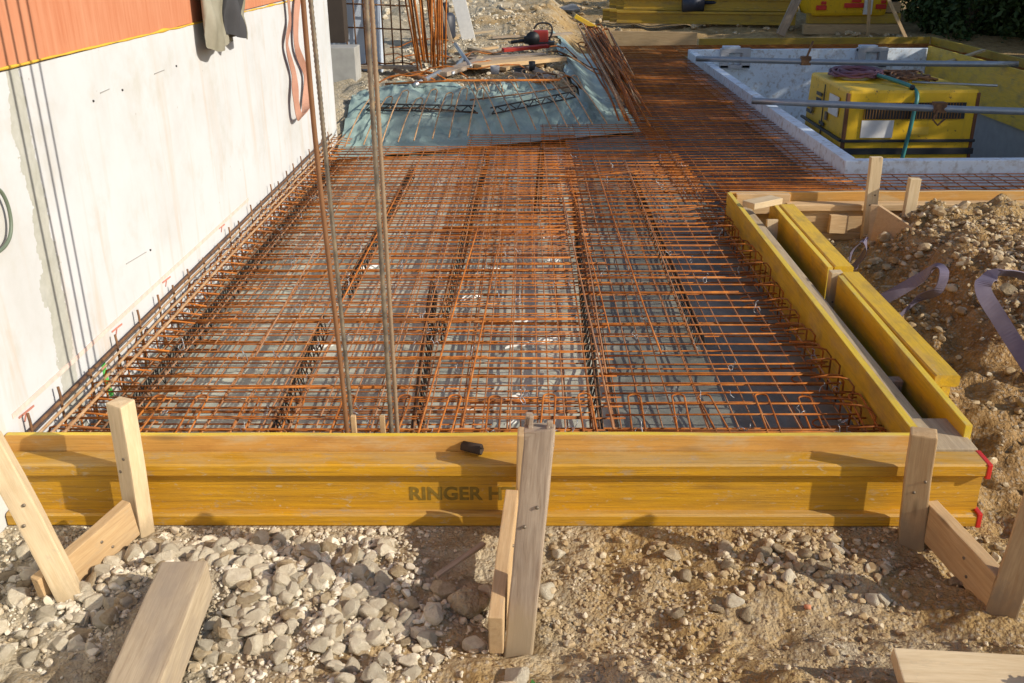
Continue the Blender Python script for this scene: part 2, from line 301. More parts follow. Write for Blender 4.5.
# ------------------------------------------------------------------ mesh helpers
class MB:
    def __init__(s): s.v = []; s.f = []; s.mi = []; s.sm = []
    def add(s, vs, fs, mi=0, sm=False):
        o = len(s.v); s.v += [tuple(p) for p in vs]
        for f in fs: s.f.append(tuple(i+o for i in f)); s.mi.append(mi); s.sm.append(sm)
        return s
    def box(s, c, d, rot=None, mi=0):
        x, y, z = (q/2 for q in d); c = Vector(c); P = []
        for a in (-x, x):
            for b in (-y, y):
                for e in (-z, z):
                    p = Vector((a, b, e)); P.append((rot @ p if rot else p)+c)
        return s.add(P, [(0, 1, 3, 2), (4, 6, 7, 5), (0, 4, 5, 1), (2, 3, 7, 6), (0, 2, 6, 4), (1, 5, 7, 3)], mi)
    def tube(s, pts, r, n=6, mi=0, caps=True, sm=True, flat=None):
        pts = [Vector(p) for p in pts]; rs = r if isinstance(r, (list, tuple)) else [r]*len(pts); rings = []
        t0 = (pts[1]-pts[0]).normalized(); u = t0.orthogonal().normalized()
        for i, p in enumerate(pts):
            t = ((pts[min(i+1, len(pts)-1)]-pts[max(i-1, 0)])).normalized()
            u = (u-t*u.dot(t)); u = u.normalized() if u.length > 1e-6 else t.orthogonal().normalized(); vv = t.cross(u)
            rings.append([p+(u*math.cos(2*math.pi*k/n)+vv*math.sin(2*math.pi*k/n))*rs[i] for k in range(n)])
        fs = [(i*n+k, i*n+(k+1) % n, (i+1)*n+(k+1) % n, (i+1)*n+k) for i in range(len(pts)-1) for k in range(n)]
        if caps: fs += [tuple(range(n-1, -1, -1)), tuple((len(pts)-1)*n+k for k in range(n))]
        return s.add([p for g in rings for p in g], fs, mi, sm)
    def ribbon(s, pts, ups, wid, th=.003, mi=0):
        """flat webbing: path points, width direction per point"""
        P = []; n = len(pts); pts = [Vector(p) for p in pts]
        for i, p in enumerate(pts):
            t = (pts[min(i+1, n-1)]-pts[max(i-1, 0)]).normalized(); u = Vector(ups[i]); u = (u-t*u.dot(t)).normalized(); nn = t.cross(u)
            P += [p-u*wid/2-nn*th/2, p+u*wid/2-nn*th/2, p+u*wid/2+nn*th/2, p-u*wid/2+nn*th/2]
        fs = [(i*4+k, i*4+(k+1) % 4, i*4+4+(k+1) % 4, i*4+4+k) for i in range(n-1) for k in range(4)]+[(3, 2, 1, 0), tuple((n-1)*4+k for k in range(4))]
        return s.add(P, fs, mi)
    def poly_prism(s, pts, nrm, th, mi=0):
        n = len(pts); nrm = Vector(nrm).normalized()*th; P = [Vector(p) for p in pts]+[Vector(p)+nrm for p in pts]
        return s.add(P, [tuple(range(n-1, -1, -1)), tuple(range(n, 2*n))]+[(i, (i+1) % n, n+(i+1) % n, n+i) for i in range(n)], mi)
    def grid(s, fn, nu, nv, mi=0, sm=True):
        P = [fn(i/nu, j/nv) for j in range(nv+1) for i in range(nu+1)]
        return s.add(P, [(j*(nu+1)+i, j*(nu+1)+i+1, (j+1)*(nu+1)+i+1, (j+1)*(nu+1)+i) for j in range(nv) for i in range(nu)], mi, sm)
    def build(s, name, mats, parent=None, bevel=0.):
        if not isinstance(mats, (list, tuple)): mats = [mats]
        me = bpy.data.meshes.new(name); me.from_pydata(s.v, [], s.f)
        for m in mats: me.materials.append(m)
        me.polygons.foreach_set('material_index', s.mi); me.polygons.foreach_set('use_smooth', s.sm)
        bm = bmesh.new(); bm.from_mesh(me); bmesh.ops.recalc_face_normals(bm, faces=bm.faces)
        if bevel: bmesh.ops.bevel(bm, geom=[e for e in bm.edges if e.calc_face_angle(0) > .6], offset=bevel, segments=2, profile=.6, affect='EDGES')
        bm.to_mesh(me); bm.free(); me.update()
        o = bpy.data.objects.new(name, me); COL.objects.link(o)
        if parent: o.parent = parent
        return o
def smooth_path(pts, n=8):
    pts = [Vector(p) for p in pts]; out = []
    for i in range(len(pts)-1):
        p0 = pts[max(i-1, 0)]; p1 = pts[i]; p2 = pts[i+1]; p3 = pts[min(i+2, len(pts)-1)]
        for k in range(n):
            t = k/n; out.append(.5*((2*p1)+(p2-p0)*t+(2*p0-5*p1+4*p2-p3)*t*t+(3*p1-p0-3*p2+p3)*t**3))
    return out+[pts[-1]]
def tag(o, label=None, cat=None, group=None, kind=None):
    for k, v in (('label', label), ('category', cat), ('group', group), ('kind', kind)):
        if v: o[k] = v
    return o
def empty(name, loc, label, cat, group=None, rot=None):
    o = bpy.data.objects.new(name, None); COL.objects.link(o); o.location = loc; o.empty_display_size = .1
    if rot is not None: o.rotation_euler = rot
    return tag(o, label, cat, group)
def local(o, root):
    """make a mesh built in world coordinates a child of an unrotated root"""
    o.data.transform(Matrix.Translation(-Vector(root.location))); o.parent = root; return o
def frame(p0, p1, nrm):
    x = (Vector(p1)-Vector(p0)); L = x.length; x.normalize(); z = Vector(nrm); z = (z-x*z.dot(x)).normalized(); y = z.cross(x)
    return Matrix(((x.x, y.x, z.x, p0[0]), (x.y, y.y, z.y, p0[1]), (x.z, y.z, z.z, p0[2]), (0, 0, 0, 1))), L
def plank(name, p0, p1, w, t, nrm, mat, label=None, cat=None, group=None, bevel=.003, seg=10, bow=.003, taper=None, ragged=0., parent=None):
    """sawn board: local X runs p0->p1, local Z is the thickness direction"""
    Mx, L = frame(p0, p1, nrm); b = MB(); P = []; rnd = random.Random(hash(name+str(tuple(p0)))&0xffff)
    ph = rnd.random()*6
    for i in range(seg+1):
        u = i/seg; k = 1.0
        if taper and u > taper[0]: k = 1-(u-taper[0])/(1-taper[0])*taper[1]
        dy = bow*math.sin(ph+u*3.1)+rnd.uniform(-.0007, .0007); dz = bow*.6*math.sin(ph*2+u*2.4)
        for (a, c) in ((-1, -1), (1, -1), (1, 1), (-1, 1)):
            ex = rnd.uniform(-ragged, ragged) if i in (0, seg) else 0
            P.append((u*L+ex, a*w/2*k+dy, c*t/2+dz))
    fs = [(i*4+k, i*4+(k+1) % 4, i*4+4+(k+1) % 4, i*4+4+k) for i in range(seg) for k in range(4)]+[(3, 2, 1, 0), tuple(seg*4+k for k in range(4))]
    o = b.add(P, fs).build(name, mat, None, 0)
    bm = bmesh.new(); bm.from_mesh(o.data)
    es = [e for e in bm.edges if e.calc_face_angle(0) > 1.0]
    bmesh.ops.bevel(bm, geom=es, offset=bevel, segments=2, profile=.6, affect='EDGES'); bm.to_mesh(o.data); bm.free()
    o.matrix_world = Mx
    return tag(o, label, cat, group)
def prof_bar(name, prof, L, mat, seg=6, sag=0., cap=True):
    b = MB(); n = len(prof); P = []
    for i in range(seg+1): P += [(i/seg*L, y, z) for y, z in prof]
    fs = [(i*n+k, i*n+(k+1) % n, i*n+n+(k+1) % n, i*n+n+k) for i in range(seg) for k in range(n)]
    if cap: fs += [tuple(range(n-1, -1, -1)), tuple(seg*n+k for k in range(n))]
    return b.add(P, fs).build(name, mat)
def h_beam(name, p0, p1, label, group=None, mat=None, cat='formwork beam', caps=False):
    """timber I-beam, 80 x 200 mm, p0->p1 along its bottom centre line"""
    mat = mat or M['worn_beam']; Mx, L = frame(p0, p1, (0, 0, 1))
    root = bpy.data.objects.new(name, None); COL.objects.link(root); root.matrix_world = Mx; root.empty_display_size = .1; tag(root, label, cat, group)
    c = .005
    fl = [(-.04+c, 0), (.04-c, 0), (.04, c), (.04, .034), (.034, .04), (-.034, .04), (-.04, .034), (-.04, c)]
    a = prof_bar('bottom_flange', fl, L, mat); a.parent = root
    t = prof_bar('top_flange', [(y, .2-z) for y, z in reversed(fl)], L, mat); t.parent = root
    wb = prof_bar('web', [(-.0135, .038), (.0135, .038), (.0135, .162), (-.0135, .162)], L, mat); wb.parent = root
    if caps:
        for z0 in (.002, .158):
            k = MB(); k.box((L+.001, 0, z0+.0205), (.014, .084, .046)); q = k.build('end_cap', M['red'], root, .003)
    return root

# ------------------------------------------------------------------ ground
PIT = (2.05, 4.86, 6.06, 12.25)      # x0 x1 y0 y1
XW = -1.485
def sst(a, b, x):
    t = np.clip((np.asarray(x, float)-a)/(b-a), 0, 1); return t*t*(3-2*t)
def vnoise(x, y, s, seed=0):
    """numpy value noise"""
    X = x*s+seed*17.3; Y = y*s-seed*9.1; xi = np.floor(X).astype(np.int64); yi = np.floor(Y).astype(np.int64); fx = X-xi; fy = Y-yi
    fx = fx*fx*(3-2*fx); fy = fy*fy*(3-2*fy)
    def h(a, b):
        q = (a*374761393+b*668265263+seed*1442695) & 0x7fffffff; q = ((q ^ (q >> 13))*1274126177) & 0x7fffffff; return ((q ^ (q >> 16)) & 0xffff)/65535.
    return (h(xi, yi)*(1-fx)+h(xi+1, yi)*fx)*(1-fy)+(h(xi, yi+1)*(1-fx)+h(xi+1, yi+1)*fx)*fy-.5
def fbm(x, y, s, seed=0, o=4, g=.5):
    r = 0; a = 1
    for i in range(o): r = r+a*vnoise(x, y, s*2**i, seed+i*3); a *= g
    return r
def edge_y(x): return 7.12+(np.asarray(x, float)+1.4)*.45
def backland(x, y):
    """raised ground behind the slab's left part"""
    t = np.asarray(y, float)-edge_y(x)
    return sst(0, 1.15, t)*(1-sst(.30, .86, x))
def ground_z(x, y):
    x = np.asarray(x, float); y = np.asarray(y, float)
    n = fbm(x, y, 2.2, 1)*.05+fbm(x, y, 11, 5)*.030+fbm(x, y, 34, 7, 2)*.010
    front = (1-sst(2.2, 2.32, y))
    z = n*front+front*(-.012+ .10*(1-sst(1.50, 1.84, y))*sst(-.05, .35, x)*(.55+2.0*fbm(x, y, 5, 8)))+.035*np.exp(-((x+.75)/.45)**2-((y-2.05)/.22)**2)*front
    right = sst(1.16, 1.36, x)*sst(2.0, 2.4, y)*(1-sst(5.0, 5.12, y))
    md = .15*sst(1.62, 2.2, x)*sst(2.9, 4.3, y)+.09*sst(1.5, 2.2, x)*sst(2.0, 3.0, y)
    z = z+right*(md-.03+n*1.6+fbm(x, y, 6, 21)*.055)
    slab = sst(2.30, 2.40, y)*(1-sst(1.05, 1.18, x))*(1-sst(14.0, 14.6, y))
    z = np.where((slab > .5), -.03+0*x, z)
    bl = backland(x, y)*(y > 6.5)*(y < 30)
    z = z+bl*(.34+fbm(x, y, 3, 31)*.08+fbm(x, y, 12, 33)*.03)
    wide = (y > 5.12)*(x > .8)*(y < 14.2)*(x < 5.5)
    z = np.where(wide, -.03, z)
    far = sst(14.3, 15.5, y)
    z = z+far*(.10+fbm(x, y, 1.3, 41)*.14+.035*np.clip(y-16, 0, 30)*(1+0*x)*.6)
    left = (1-sst(-1.60, -1.5, x))*(y < 7.3)*(y > 2.3)
    return z-left*.02
def axis(segs):
    out = [segs[0][0]]
    for a, b, st in segs:
        n = max(1, round((b-a)/st)); out += list(np.linspace(a, b, n+1)[1:])
    return np.array(out)
xs = axis([(-300, -60, 60), (-60, -12, 8), (-12, -3, 1), (-3, -1.7, .1), (-1.7, 1.2, .013), (1.2, 2.9, .017), (2.9, 4.6, .05), (4.6, 8, .17), (8, 20, 1), (20, 60, 8), (60, 300, 60)])
ys = axis([(-300, -40, 65), (-40, -4, 6), (-4, 1, .5), (1, 1.5, .03), (1.5, 2.45, .012), (2.45, 5.2, .022), (5.2, 7, .12), (7, 12, .07), (12, 26, .14), (26, 60, 3), (60, 340, 70)])
GX, GY = np.meshgrid(xs, ys); GZ = ground_z(GX, GY)
nx, ny = len(xs), len(ys)
V = np.stack([GX, GY, GZ], -1).reshape(-1, 3)
ii, jj = np.meshgrid(np.arange(nx-1), np.arange(ny-1)); cx = (xs[ii]+xs[ii+1])/2; cy = (ys[jj]+ys[jj+1])/2
keep = ~((cx > PIT[0]-.1) & (cx < PIT[1]+.1) & (cy > PIT[2]-.05) & (cy < PIT[3]+.1))
a = (jj*nx+ii)[keep]; Fq = np.stack([a, a+1, a+nx+1, a+nx], -1)
def np_mesh(name, V, F, mat, smooth=True):
    me = bpy.data.meshes.new(name); me.vertices.add(len(V)); me.vertices.foreach_set('co', np.ascontiguousarray(V, np.float32).ravel())
    k = F.shape[1]; me.loops.add(F.size); me.loops.foreach_set('vertex_index', np.ascontiguousarray(F, np.int32).ravel())
    me.polygons.add(len(F)); me.polygons.foreach_set('loop_start', np.arange(0, F.size, k, dtype=np.int32)); me.polygons.foreach_set('loop_total', np.full(len(F), k, np.int32))
    me.polygons.foreach_set('use_smooth', np.full(len(F), smooth)); me.materials.append(mat); me.update(calc_edges=True); me.validate()
    o = bpy.data.objects.new(name, me); COL.objects.link(o); return o
tag(np_mesh('ground', V, Fq, M['ground']), kind='structure')
def gz(x, y): return float(ground_z(np.array([x]), np.array([y]))[0])

# pit floor
b = MB(); b.box(((PIT[0]+PIT[1])/2, (PIT[2]+PIT[3])/2, -.80), (PIT[1]-PIT[0]+.3, PIT[3]-PIT[2]+.3, .1)); tag(b.build('pit_floor', M['stone_grey']), kind='structure')

# ------------------------------------------------------------------ membranes
def foil_fn(x0, x1, y0, y1, z, amp, seed):
    def fn(u, v):
        x = x0+(x1-x0)*u; y = y0+(y1-y0)*v
        n = mnoise.noise((x*7+seed, y*2.2, .3))*.7+mnoise.noise((x*16, y*9+seed, 1.3))*.5+mnoise.noise((x*3, y*3, seed))*.6
        ridge = max(0, 1-abs(mnoise.noise((x*2.3+y*1.1, y*3.4-x*1.6, seed*2.))*9))
        return (x, y, z+amp*n+amp*1.0*ridge)
    return fn
b = MB(); b.grid(foil_fn(XW+.004, .46, 2.42, 7.6, .018, .009, 3.), 150, 240)
# sharp creases coloured near-white, painting in the sun glints on the foil
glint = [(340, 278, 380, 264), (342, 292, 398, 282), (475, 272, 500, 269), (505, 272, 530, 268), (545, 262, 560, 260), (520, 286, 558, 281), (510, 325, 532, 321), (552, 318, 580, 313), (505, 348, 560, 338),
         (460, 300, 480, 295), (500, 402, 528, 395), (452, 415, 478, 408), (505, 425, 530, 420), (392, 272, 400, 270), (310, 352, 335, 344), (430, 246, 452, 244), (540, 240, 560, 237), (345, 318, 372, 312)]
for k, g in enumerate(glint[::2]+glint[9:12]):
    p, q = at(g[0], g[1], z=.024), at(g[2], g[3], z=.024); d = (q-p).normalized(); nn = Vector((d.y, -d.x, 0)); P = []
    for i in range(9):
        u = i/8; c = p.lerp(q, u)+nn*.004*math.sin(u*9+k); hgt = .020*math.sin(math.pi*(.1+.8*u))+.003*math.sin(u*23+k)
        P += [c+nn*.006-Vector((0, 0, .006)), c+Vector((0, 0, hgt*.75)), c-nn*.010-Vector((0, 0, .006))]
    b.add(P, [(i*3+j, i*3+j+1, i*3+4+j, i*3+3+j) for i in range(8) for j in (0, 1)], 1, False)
tag(b.build('pale_membrane', [M['foil_pale'], plain('painted_glint_crease', (.80, .80, .76), .25, 0, .02)]), 'crinkled pale grey-green membrane under the reinforcement beside the white wall', 'membrane')
b = MB(); b.grid(foil_fn(.30, 1.079, 2.42, 7.9, .038, .008, 9.), 80, 200)
tag(b.build('shade_toned_membrane', M['foil_dark']), 'membrane with shade painted into its dark tones under the reinforcement along the right-hand formwork', 'membrane')
def mem2(u, v):
    x = .72+4.75*u; y = 5.23+8.55*v
    return (x, y, .0+.006*mnoise.noise((x*6, y*6, 2)))
b = MB(); n1, n2 = 100, 150; P = [mem2(i/n1, j/n2) for j in range(n2+1) for i in range(n1+1)]; Fs = []
for j in range(n2):
    for i in range(n1):
        x = .72+4.75*(i+.5)/n1; y = 5.23+8.55*(j+.5)/n2
        if not (PIT[0]-.09 < x < PIT[1]+.09 and PIT[2]-.08 < y < PIT[3]+.08): Fs.append((j*(n1+1)+i, j*(n1+1)+i+1, (j+1)*(n1+1)+i+1, (j+1)*(n1+1)+i))
b.add(P, Fs, 0, True)
tag(b.build('brown_membrane', foil_mat('muddy_membrane', (.05, .045, .04), (.10, .085, .07), (.17, .15, .12), .55)), 'muddy dark membrane under the mesh surrounding the stairwell pit', 'membrane')
# teal sheet over the bank
def teal(u, v):
    x = XW+.03+(.90-XW)*u; y0 = float(edge_y(x))-.12; top = 1.18+.22*math.sin(u*5.1+.6)+.10*math.sin(u*13); y = y0+v*(top+.12)
    z = gz(x, y)+.03+.016*mnoise.noise((x*6+y*2, y*3, 4.))+.012*mnoise.noise((x*15, y*4, 7.))+.018*max(0, 1-abs(mnoise.noise((x*5+y*2, y*1.5, 1.))*6))+.016*max(0, 1-abs(mnoise.noise((x*7-y*5, y*6+x*2, 5.))*5))+.010*mnoise.noise((x*22, y*14, 3.))
    return (x, y, max(z, .055))
def teal2(u, v):
    y = 8.1+5.9*v; x1 = .90; x0 = .42+.05*math.sin(y*3)-.04*v; x = x0+(x1-x0)*u
    return (x, y, max(.05, gz(x, y)+.034+.014*mnoise.noise((x*8, y*4, 3.))))
b = MB(); b.grid(teal, 150, 64); tag(b.build('teal_sheet', M['foil_teal']), 'shiny teal plastic sheet draped over the bank behind the slab', 'plastic sheet')
b = MB(); b.grid(teal2, 16, 110); tag(b.build('teal_sheet_strip', M['foil_teal']), 'narrow teal plastic sheet running back beneath the leaning rebar pile', 'plastic sheet')

# ------------------------------------------------------------------ house wall
wall = empty('house_wall', (XW, 4, 0), 'white skim-coated concrete wall topped with orange clay blocks', 'wall')
b = MB(); b.box((XW-.15, 3.0, .58), (.30, 9.1, 1.23)); cw = local(b.build('concrete_base', M['wall']), wall)
b = MB(); b.box((XW-.152, 3.0, 1.885), (.30, 9.1, 1.37)); local(b.build('block_masonry', M['brick']), wall)
b = MB(); pts = []
def seal(u, v):
    y = -1.5+9.03*v; a = 2*math.pi*u; n = mnoise.noise((y*5, 0, 1)); r = .004+.003*mnoise.noise((y*9, 2, 0))+.012*max(0, n-.25)
    return (XW+.001+.004*math.cos(a), y, 1.203-.005*(y-3)+.003*n+r*math.sin(a))
b.grid(seal, 8, 500)
local(b.build('foam_seal_strip', M['seal']), wall)
def decal(name, pts, wd, mat):
    b = MB()
    for p, q in zip(pts[:-1], pts[1:]):
        p, q = Vector(p), Vector(q); d = (q-p).normalized(); n = Vector((0, -d.z, d.y))*wd/2
        b.poly_prism([p-n, q-n, q+n, p+n], (1, 0, 0), .0025)
    return local(b.build(name, mat), wall)
def wp(px, py): return at(px, py, x=XW+.0005)
for (yy, zz) in ((4.50, .255), (3.72, .25), (3.20, .245), (2.52, .25)):
    decal('crayon_mark', [(XW+.0005, yy-.03, zz+.005), (XW+.0005, yy+.06, zz)], .006, M['redmark']); decal('crayon_mark', [(XW+.0006, yy+.012, zz), (XW+.0006, yy-.005, zz-.02)], .005, M['redmark'])
decal('chalk_line', [(XW+.0004, 2.46, .275), (XW+.0004, 3.0, .272), (XW+.0004, 5.0, .268)], .016, M['chalk'])
decal('green_spray_mark', [wp(103, 364), wp(106, 379), wp(112, 396)], .026, M['greenmark'])
for (a1, b1) in (((100, 93), (109, 89)), ((154, 74), (164, 70)), ((126, 264), (146, 252))):
    decal('scratch_mark', [wp(*a1), wp(*b1)], .0025, M['stone_grey'])
for p in ((93, 101), (122, 90), (176, 66), (150, 250)):
    c = wp(*p); b = MB(); b.tube([c-Vector((.004, 0, 0)), c+Vector((.004, 0, 0))], .004, 8); local(b.build('anchor_hole_plug', M['spacer']), wall)

# cable loop on wall
b = MB(); pts = [at(px, py, x=XW+.02) for px, py in ((-6, 186), (2, 193), (8, 206), (11, 222), (10, 236), (5, 246), (-3, 253))]
tag(b.tube(smooth_path(pts), .0055, 8).build('cable_loop', M['green_hose']), 'thin grey-green cable loop hanging on the white wall at its near end', 'cable')

# ------------------------------------------------------------------ reinforcement
def wave_bar(b, p, q, r, n=7, j=.0035, sides=6, mi=0):
    p, q = Vector(p), Vector(q); L = (q-p).length; n = max(2, int(L/.5)+1); ph = random.random()*6
    pts = []
    for i in range(n+1):
        c = p.lerp(q, i/n)
        pts.append(c+Vector((random.uniform(-j, j)*.6 if abs(q.y-p.y) > .5 else 0, random.uniform(-j, j) if abs(q.x-p.x) > .3 else 0, random.uniform(-j, j))))
    b.tube(pts, r, sides, mi)
def mat_mesh(x0, x1, y0, y1, z, sx, sy, label, rl=.0029, rc=.0031, holes=None, mat='rust', skew=0., j=.0016):
    root = empty('reinforcement_mesh', ((x0+x1)/2, (y0+y1)/2, z), label, 'rebar mesh', 'welded mesh mats on the slab')
    b = MB(); x = x0+.02
    while x < x1:
        segs = [(y0, y1)]
        if holes and holes[0] < x < holes[1]: segs = [(y0, holes[2]), (holes[3], y1)]
        for s0, s1 in segs: wave_bar(b, (x, s0, z), (x+skew, s1, z), rl, j=j)
        x += sx*random.uniform(.97, 1.03)
    local(b.build('long_wire_mesh', M['rust_long']), root)
    b = MB(); y = y0+.025
    while y < y1:
        segs = [(x0, x1)]
        if holes and holes[2] < y < holes[3]: segs = [(x0, holes[0]), (holes[1], x1)]
        for s0, s1 in segs: wave_bar(b, (s0, y, z+rl+rc), (s1, y+random.uniform(-.006, .006), z+rl+rc), rc, j=j)
        if random.random() < .16:
            for s0, s1 in segs: wave_bar(b, (s0, y+.011, z+rl+rc), (s1-random.uniform(0, .3), y+.014, z+rl+rc), rc, j=j)
        y += sy*random.uniform(.74, 1.26)
    local(b.build('cross_wire_mesh', M[mat]), root)
    return root
mat_mesh(-1.44, .30, 2.47, 6.98, .155, .085, .085, 'upper rusty mesh mat from the white wall to the middle of the slab', rc=.0028, rl=.0026)
mat_mesh(-1.44, .20, 2.45, 7.0, .136, .135, .098, 'second rusty mesh mat lapped just under the top mat along the white wall', rc=.0028)
mat_mesh(.24, 1.03, 2.46, 6.75, .157, .0935, .088, 'upper rusty mesh mat beside the right-hand yellow panel', rc=.0032, rl=.0028)
mat_mesh(-.45, .36, 4.0, 7.55, .128, .15, .10, 'rusty lap mat across the far middle of the slab', rc=.0028)
mat_mesh(-1.44, -.12, 2.45, 7.0, .062, .15, .15, 'bottom mesh mat lying on the pale membrane')
mat_mesh(-.2, 1.04, 2.45, 7.2, .066, .15, .15, 'bottom mesh mat lying half on the dark membrane')
mat_mesh(.10, 1.06, 4.9, 7.95, .140, .12, .10, 'rusty lap mat at the corner where the slab widens', rc=.0028)
mat_mesh(.86, 1.94, 5.28, 9.6, .170, .10, .085, 'upper mesh mat along the near left edge of the pit', rc=.0038)
mat_mesh(.84, 1.94, 5.26, 9.5, .075, .15, .12, 'bottom mesh mat along the near left edge of the pit', rc=.0028)
mat_mesh(.86, 1.94, 9.2, 13.7, .172, .10, .085, 'upper mesh mat along the far left edge of the pit', rc=.0038)
mat_mesh(.86, 1.94, 9.2, 13.7, .08, .15, .12, 'bottom mesh mat along the far left edge of the pit', rc=.0028)
mat_mesh(1.12, 4.6, 5.25, 5.94, .172, .10, .075, 'narrow mesh mat between the near formwork and the pit', rc=.0034)
mat_mesh(1.12, 4.6, 5.25, 5.94, .09, .12, .09, 'narrow bottom mesh mat between the near formwork and the pit', rc=.0034)
mat_mesh(1.7, 5.42, 12.45, 13.72, .172, .09, .085, 'mesh mat along the back edge behind the pit', rc=.0042)
mat_mesh(5.0, 5.46, 5.3, 12.6, .172, .09, .085, 'mesh mat along the far right edge behind the pit', rc=.0042)
b = MB(); P = []
for i in range(14):
    a = 2*math.pi*i/13; P.append((.009*math.cos(a), .008*math.sin(a)*.6, .009*math.sin(a)))
P += [(.012, .003, .012), (.016, -.002, .020), (.013, .003, .027)]
b.tube(P, .0011, 5); tw = b.build('tie_wire', M['galv']); tw.location = (.45, 2.66, .163)
tag(tw, 'small shiny twisted tie wire on a crossing of the mesh', 'tie wire', 'tie wires on the mesh crossings')
for k in range(130):
    yy = 2.55+4.0*random.random()**1.7; o = tw.copy(); COL.objects.link(o); o.location = (random.uniform(-1.3, 1.02), yy, .160+random.uniform(-.004, .005)); o.rotation_euler = (random.uniform(-.6, .6), random.uniform(-.6, .6), random.uniform(0, 6.28)); k_ = random.uniform(.8, 1.4); o.scale = (k_, k_, k_)

def copy_thing(src, loc, label=None, rz=None):
    o = src.copy(); COL.objects.link(o); o.location = loc
    if rz is not None: o.rotation_euler[2] = rz
    if label: o['label'] = label
    for ch in list(src.children):
        c = ch.copy(); COL.objects.link(c); c.parent = o
    return o
def hairpin(width, length, drop, r=.004):
    b = MB(); n = 7; pts = [(-width/2, 0, 0), (-width/2, length-width/2, drop*.8)]
    pts += [(width/2*-math.cos(math.pi*i/n), length-width/2+width/2*math.sin(math.pi*i/n), drop) for i in range(1, n)]
    pts += [(width/2, length-width/2, drop*.8), (width/2, 0, 0)]
    return b.tube(pts, r, 6)
# hairpins behind the front panel
hp = hairpin(.040, .40, .006, .0032).build('hairpin_bar', M['rust']); hp.location = (-1.20, 2.43, .158)
tag(hp, 'rusty hairpin bar hooked over the mesh just behind the front formwork', 'rebar', 'hairpin bars behind the front formwork')
x = -1.20
while x < .93:
    x += .150+random.uniform(-.02, .02)
    o = copy_thing(hp, (x, 2.43, .158+random.uniform(-.006, .006)), rz=random.uniform(-.08, .08))
hq = hairpin(.04, .17, -.01, .0032).build('hairpin_bar', M['rust']); hq.location = (1.07, 2.60, .165); hq.rotation_euler = (0, .12, R(90))
tag(hq, 'rusty hairpin bar end bent up beside the right-hand yellow panel', 'rebar', 'hairpin bars along the right-hand panel')
y = 2.60
while y < 5.0:
    y += .145+random.uniform(-.02, .02)
    o = copy_thing(hq, (1.07, y, .145+random.uniform(-.03, .01)), rz=R(90)+random.uniform(-.2, .2)); o.rotation_euler[1] = random.uniform(-.3, .15)
# vertical U ends standing along the right-hand panel
b = MB(); b.tube([(0, 0, .0), (0, 0, .15), (-.02, 0, .175), (-.05, 0, .18), (-.12, 0, .175)], .0033, 6); us = b.build('starter_hook', M['rust']); us.location = (1.055, 2.52, .03)
tag(us, 'rusty starter hook standing against the right-hand yellow panel', 'rebar', 'starter hooks along the right-hand panel')
y = 2.52
while y < 5.05:
    y += .10+random.uniform(-.02, .02); copy_thing(us, (1.055+random.uniform(-.01, .01), y, .0+random.uniform(0, .045)), rz=random.uniform(-.35, .35))
# stirrups along the wall
b = MB(); b.tube([(.20, 0, .03), (.05, 0, .03), (.012, 0, .045), (.0, 0, .08), (0, 0, .15), (.012, 0, .185), (.05, 0, .192), (.16, 0, .178)], .0034, 6)
st = b.build('edge_stirrup', M['rust']); st.location = (XW+.035, 2.46, 0)
tag(st, 'rusty edge stirrup standing against the white wall', 'rebar', 'edge stirrups along the white wall')
y = 2.46
while y < 7.1:
    y += .10+random.uniform(-.015, .015); copy_thing(st, (XW+.035+random.uniform(-.006, .01), y, random.uniform(-.006, .008)), rz=random.uniform(-.12, .12))
b = MB(); b.tube([(0, 0, .0), (.004, 0, .24), (.002, 0, .265)], .0045, 6); nb = b.build('starter_bar', M['rust_dark']); nb.location = (XW+.022, 2.50, 0)
tag(nb, 'dark starter bar stub standing at the foot of the white wall', 'rebar', 'starter stubs along the white wall')
y = 2.5
while y < 7:
    y += .21+random.uniform(-.05, .05); copy_thing(nb, (XW+.022, y, random.uniform(-.05, .0)))
for k, (dx, z, mm, r) in enumerate(((.018, .205, 'rust_dark', .006), (.045, .202, 'rust_tan', .005), (.085, .204, 'rust_tan', .005), (.118, .200, 'rust_tan', .005), (.045, .05, 'rust_dark', .005))):
    b = MB(); wave_bar(b, (XW+dx, 2.44, z), (XW+dx+.01, 7.2, z), r, j=.004)
    lab = ['dark edge bar tied right against the white wall, topmost along the stirrups', 'pale rusty edge bar next to the wall on the stirrups', 'pale rusty edge bar second from the wall on the stirrups', 'pale rusty edge bar farthest from the wall on the stirrups', 'dark bottom edge bar inside the wall stirrups'][k]
    tag(b.build('edge_bar', M[mm]), lab, 'rebar')
# ladder spacers
def ladder(x0, y0, x1, y1, label, z=.07, h=.075):
    root = empty('lattice_spacer', (x0, y0, 0), label, 'spacer', 'lattice spacers between the mesh layers')
    d = Vector((x1-x0, y1-y0, 0)); L = d.length; d.normalize(); s = Vector((-d.y, d.x, 0)); p0 = Vector((x0, y0, 0)); n = int(L/.034)
    b = MB(); b.tube([p0+Vector((0, 0, z+h)), p0+d*L+Vector((0, 0, z+h))], .004, 6)
    for sg in (-1, 1): b.tube([p0+s*sg*.02+Vector((0, 0, z)), p0+d*L+s*sg*.02+Vector((0, 0, z))], .0035, 6)
    local(b.build('chord_lattice', M['rust_dark']), root)
    b = MB()
    for sg in (-1, 1):
        pts = []
        for i in range(n+1): pts.append(p0+d*(i*L/n)+(s*sg*.02+Vector((0, 0, z)) if i % 2 else Vector((0, 0, z+h))+s*sg*.004))
        b.tube(pts, .0026, 5)
    local(b.build('zigzag_lattice', M['spacer']), root)
    return root
ladder(-.355, 3.45, -.295, 6.95, 'long dark lattice spacer running up the middle of the slab')
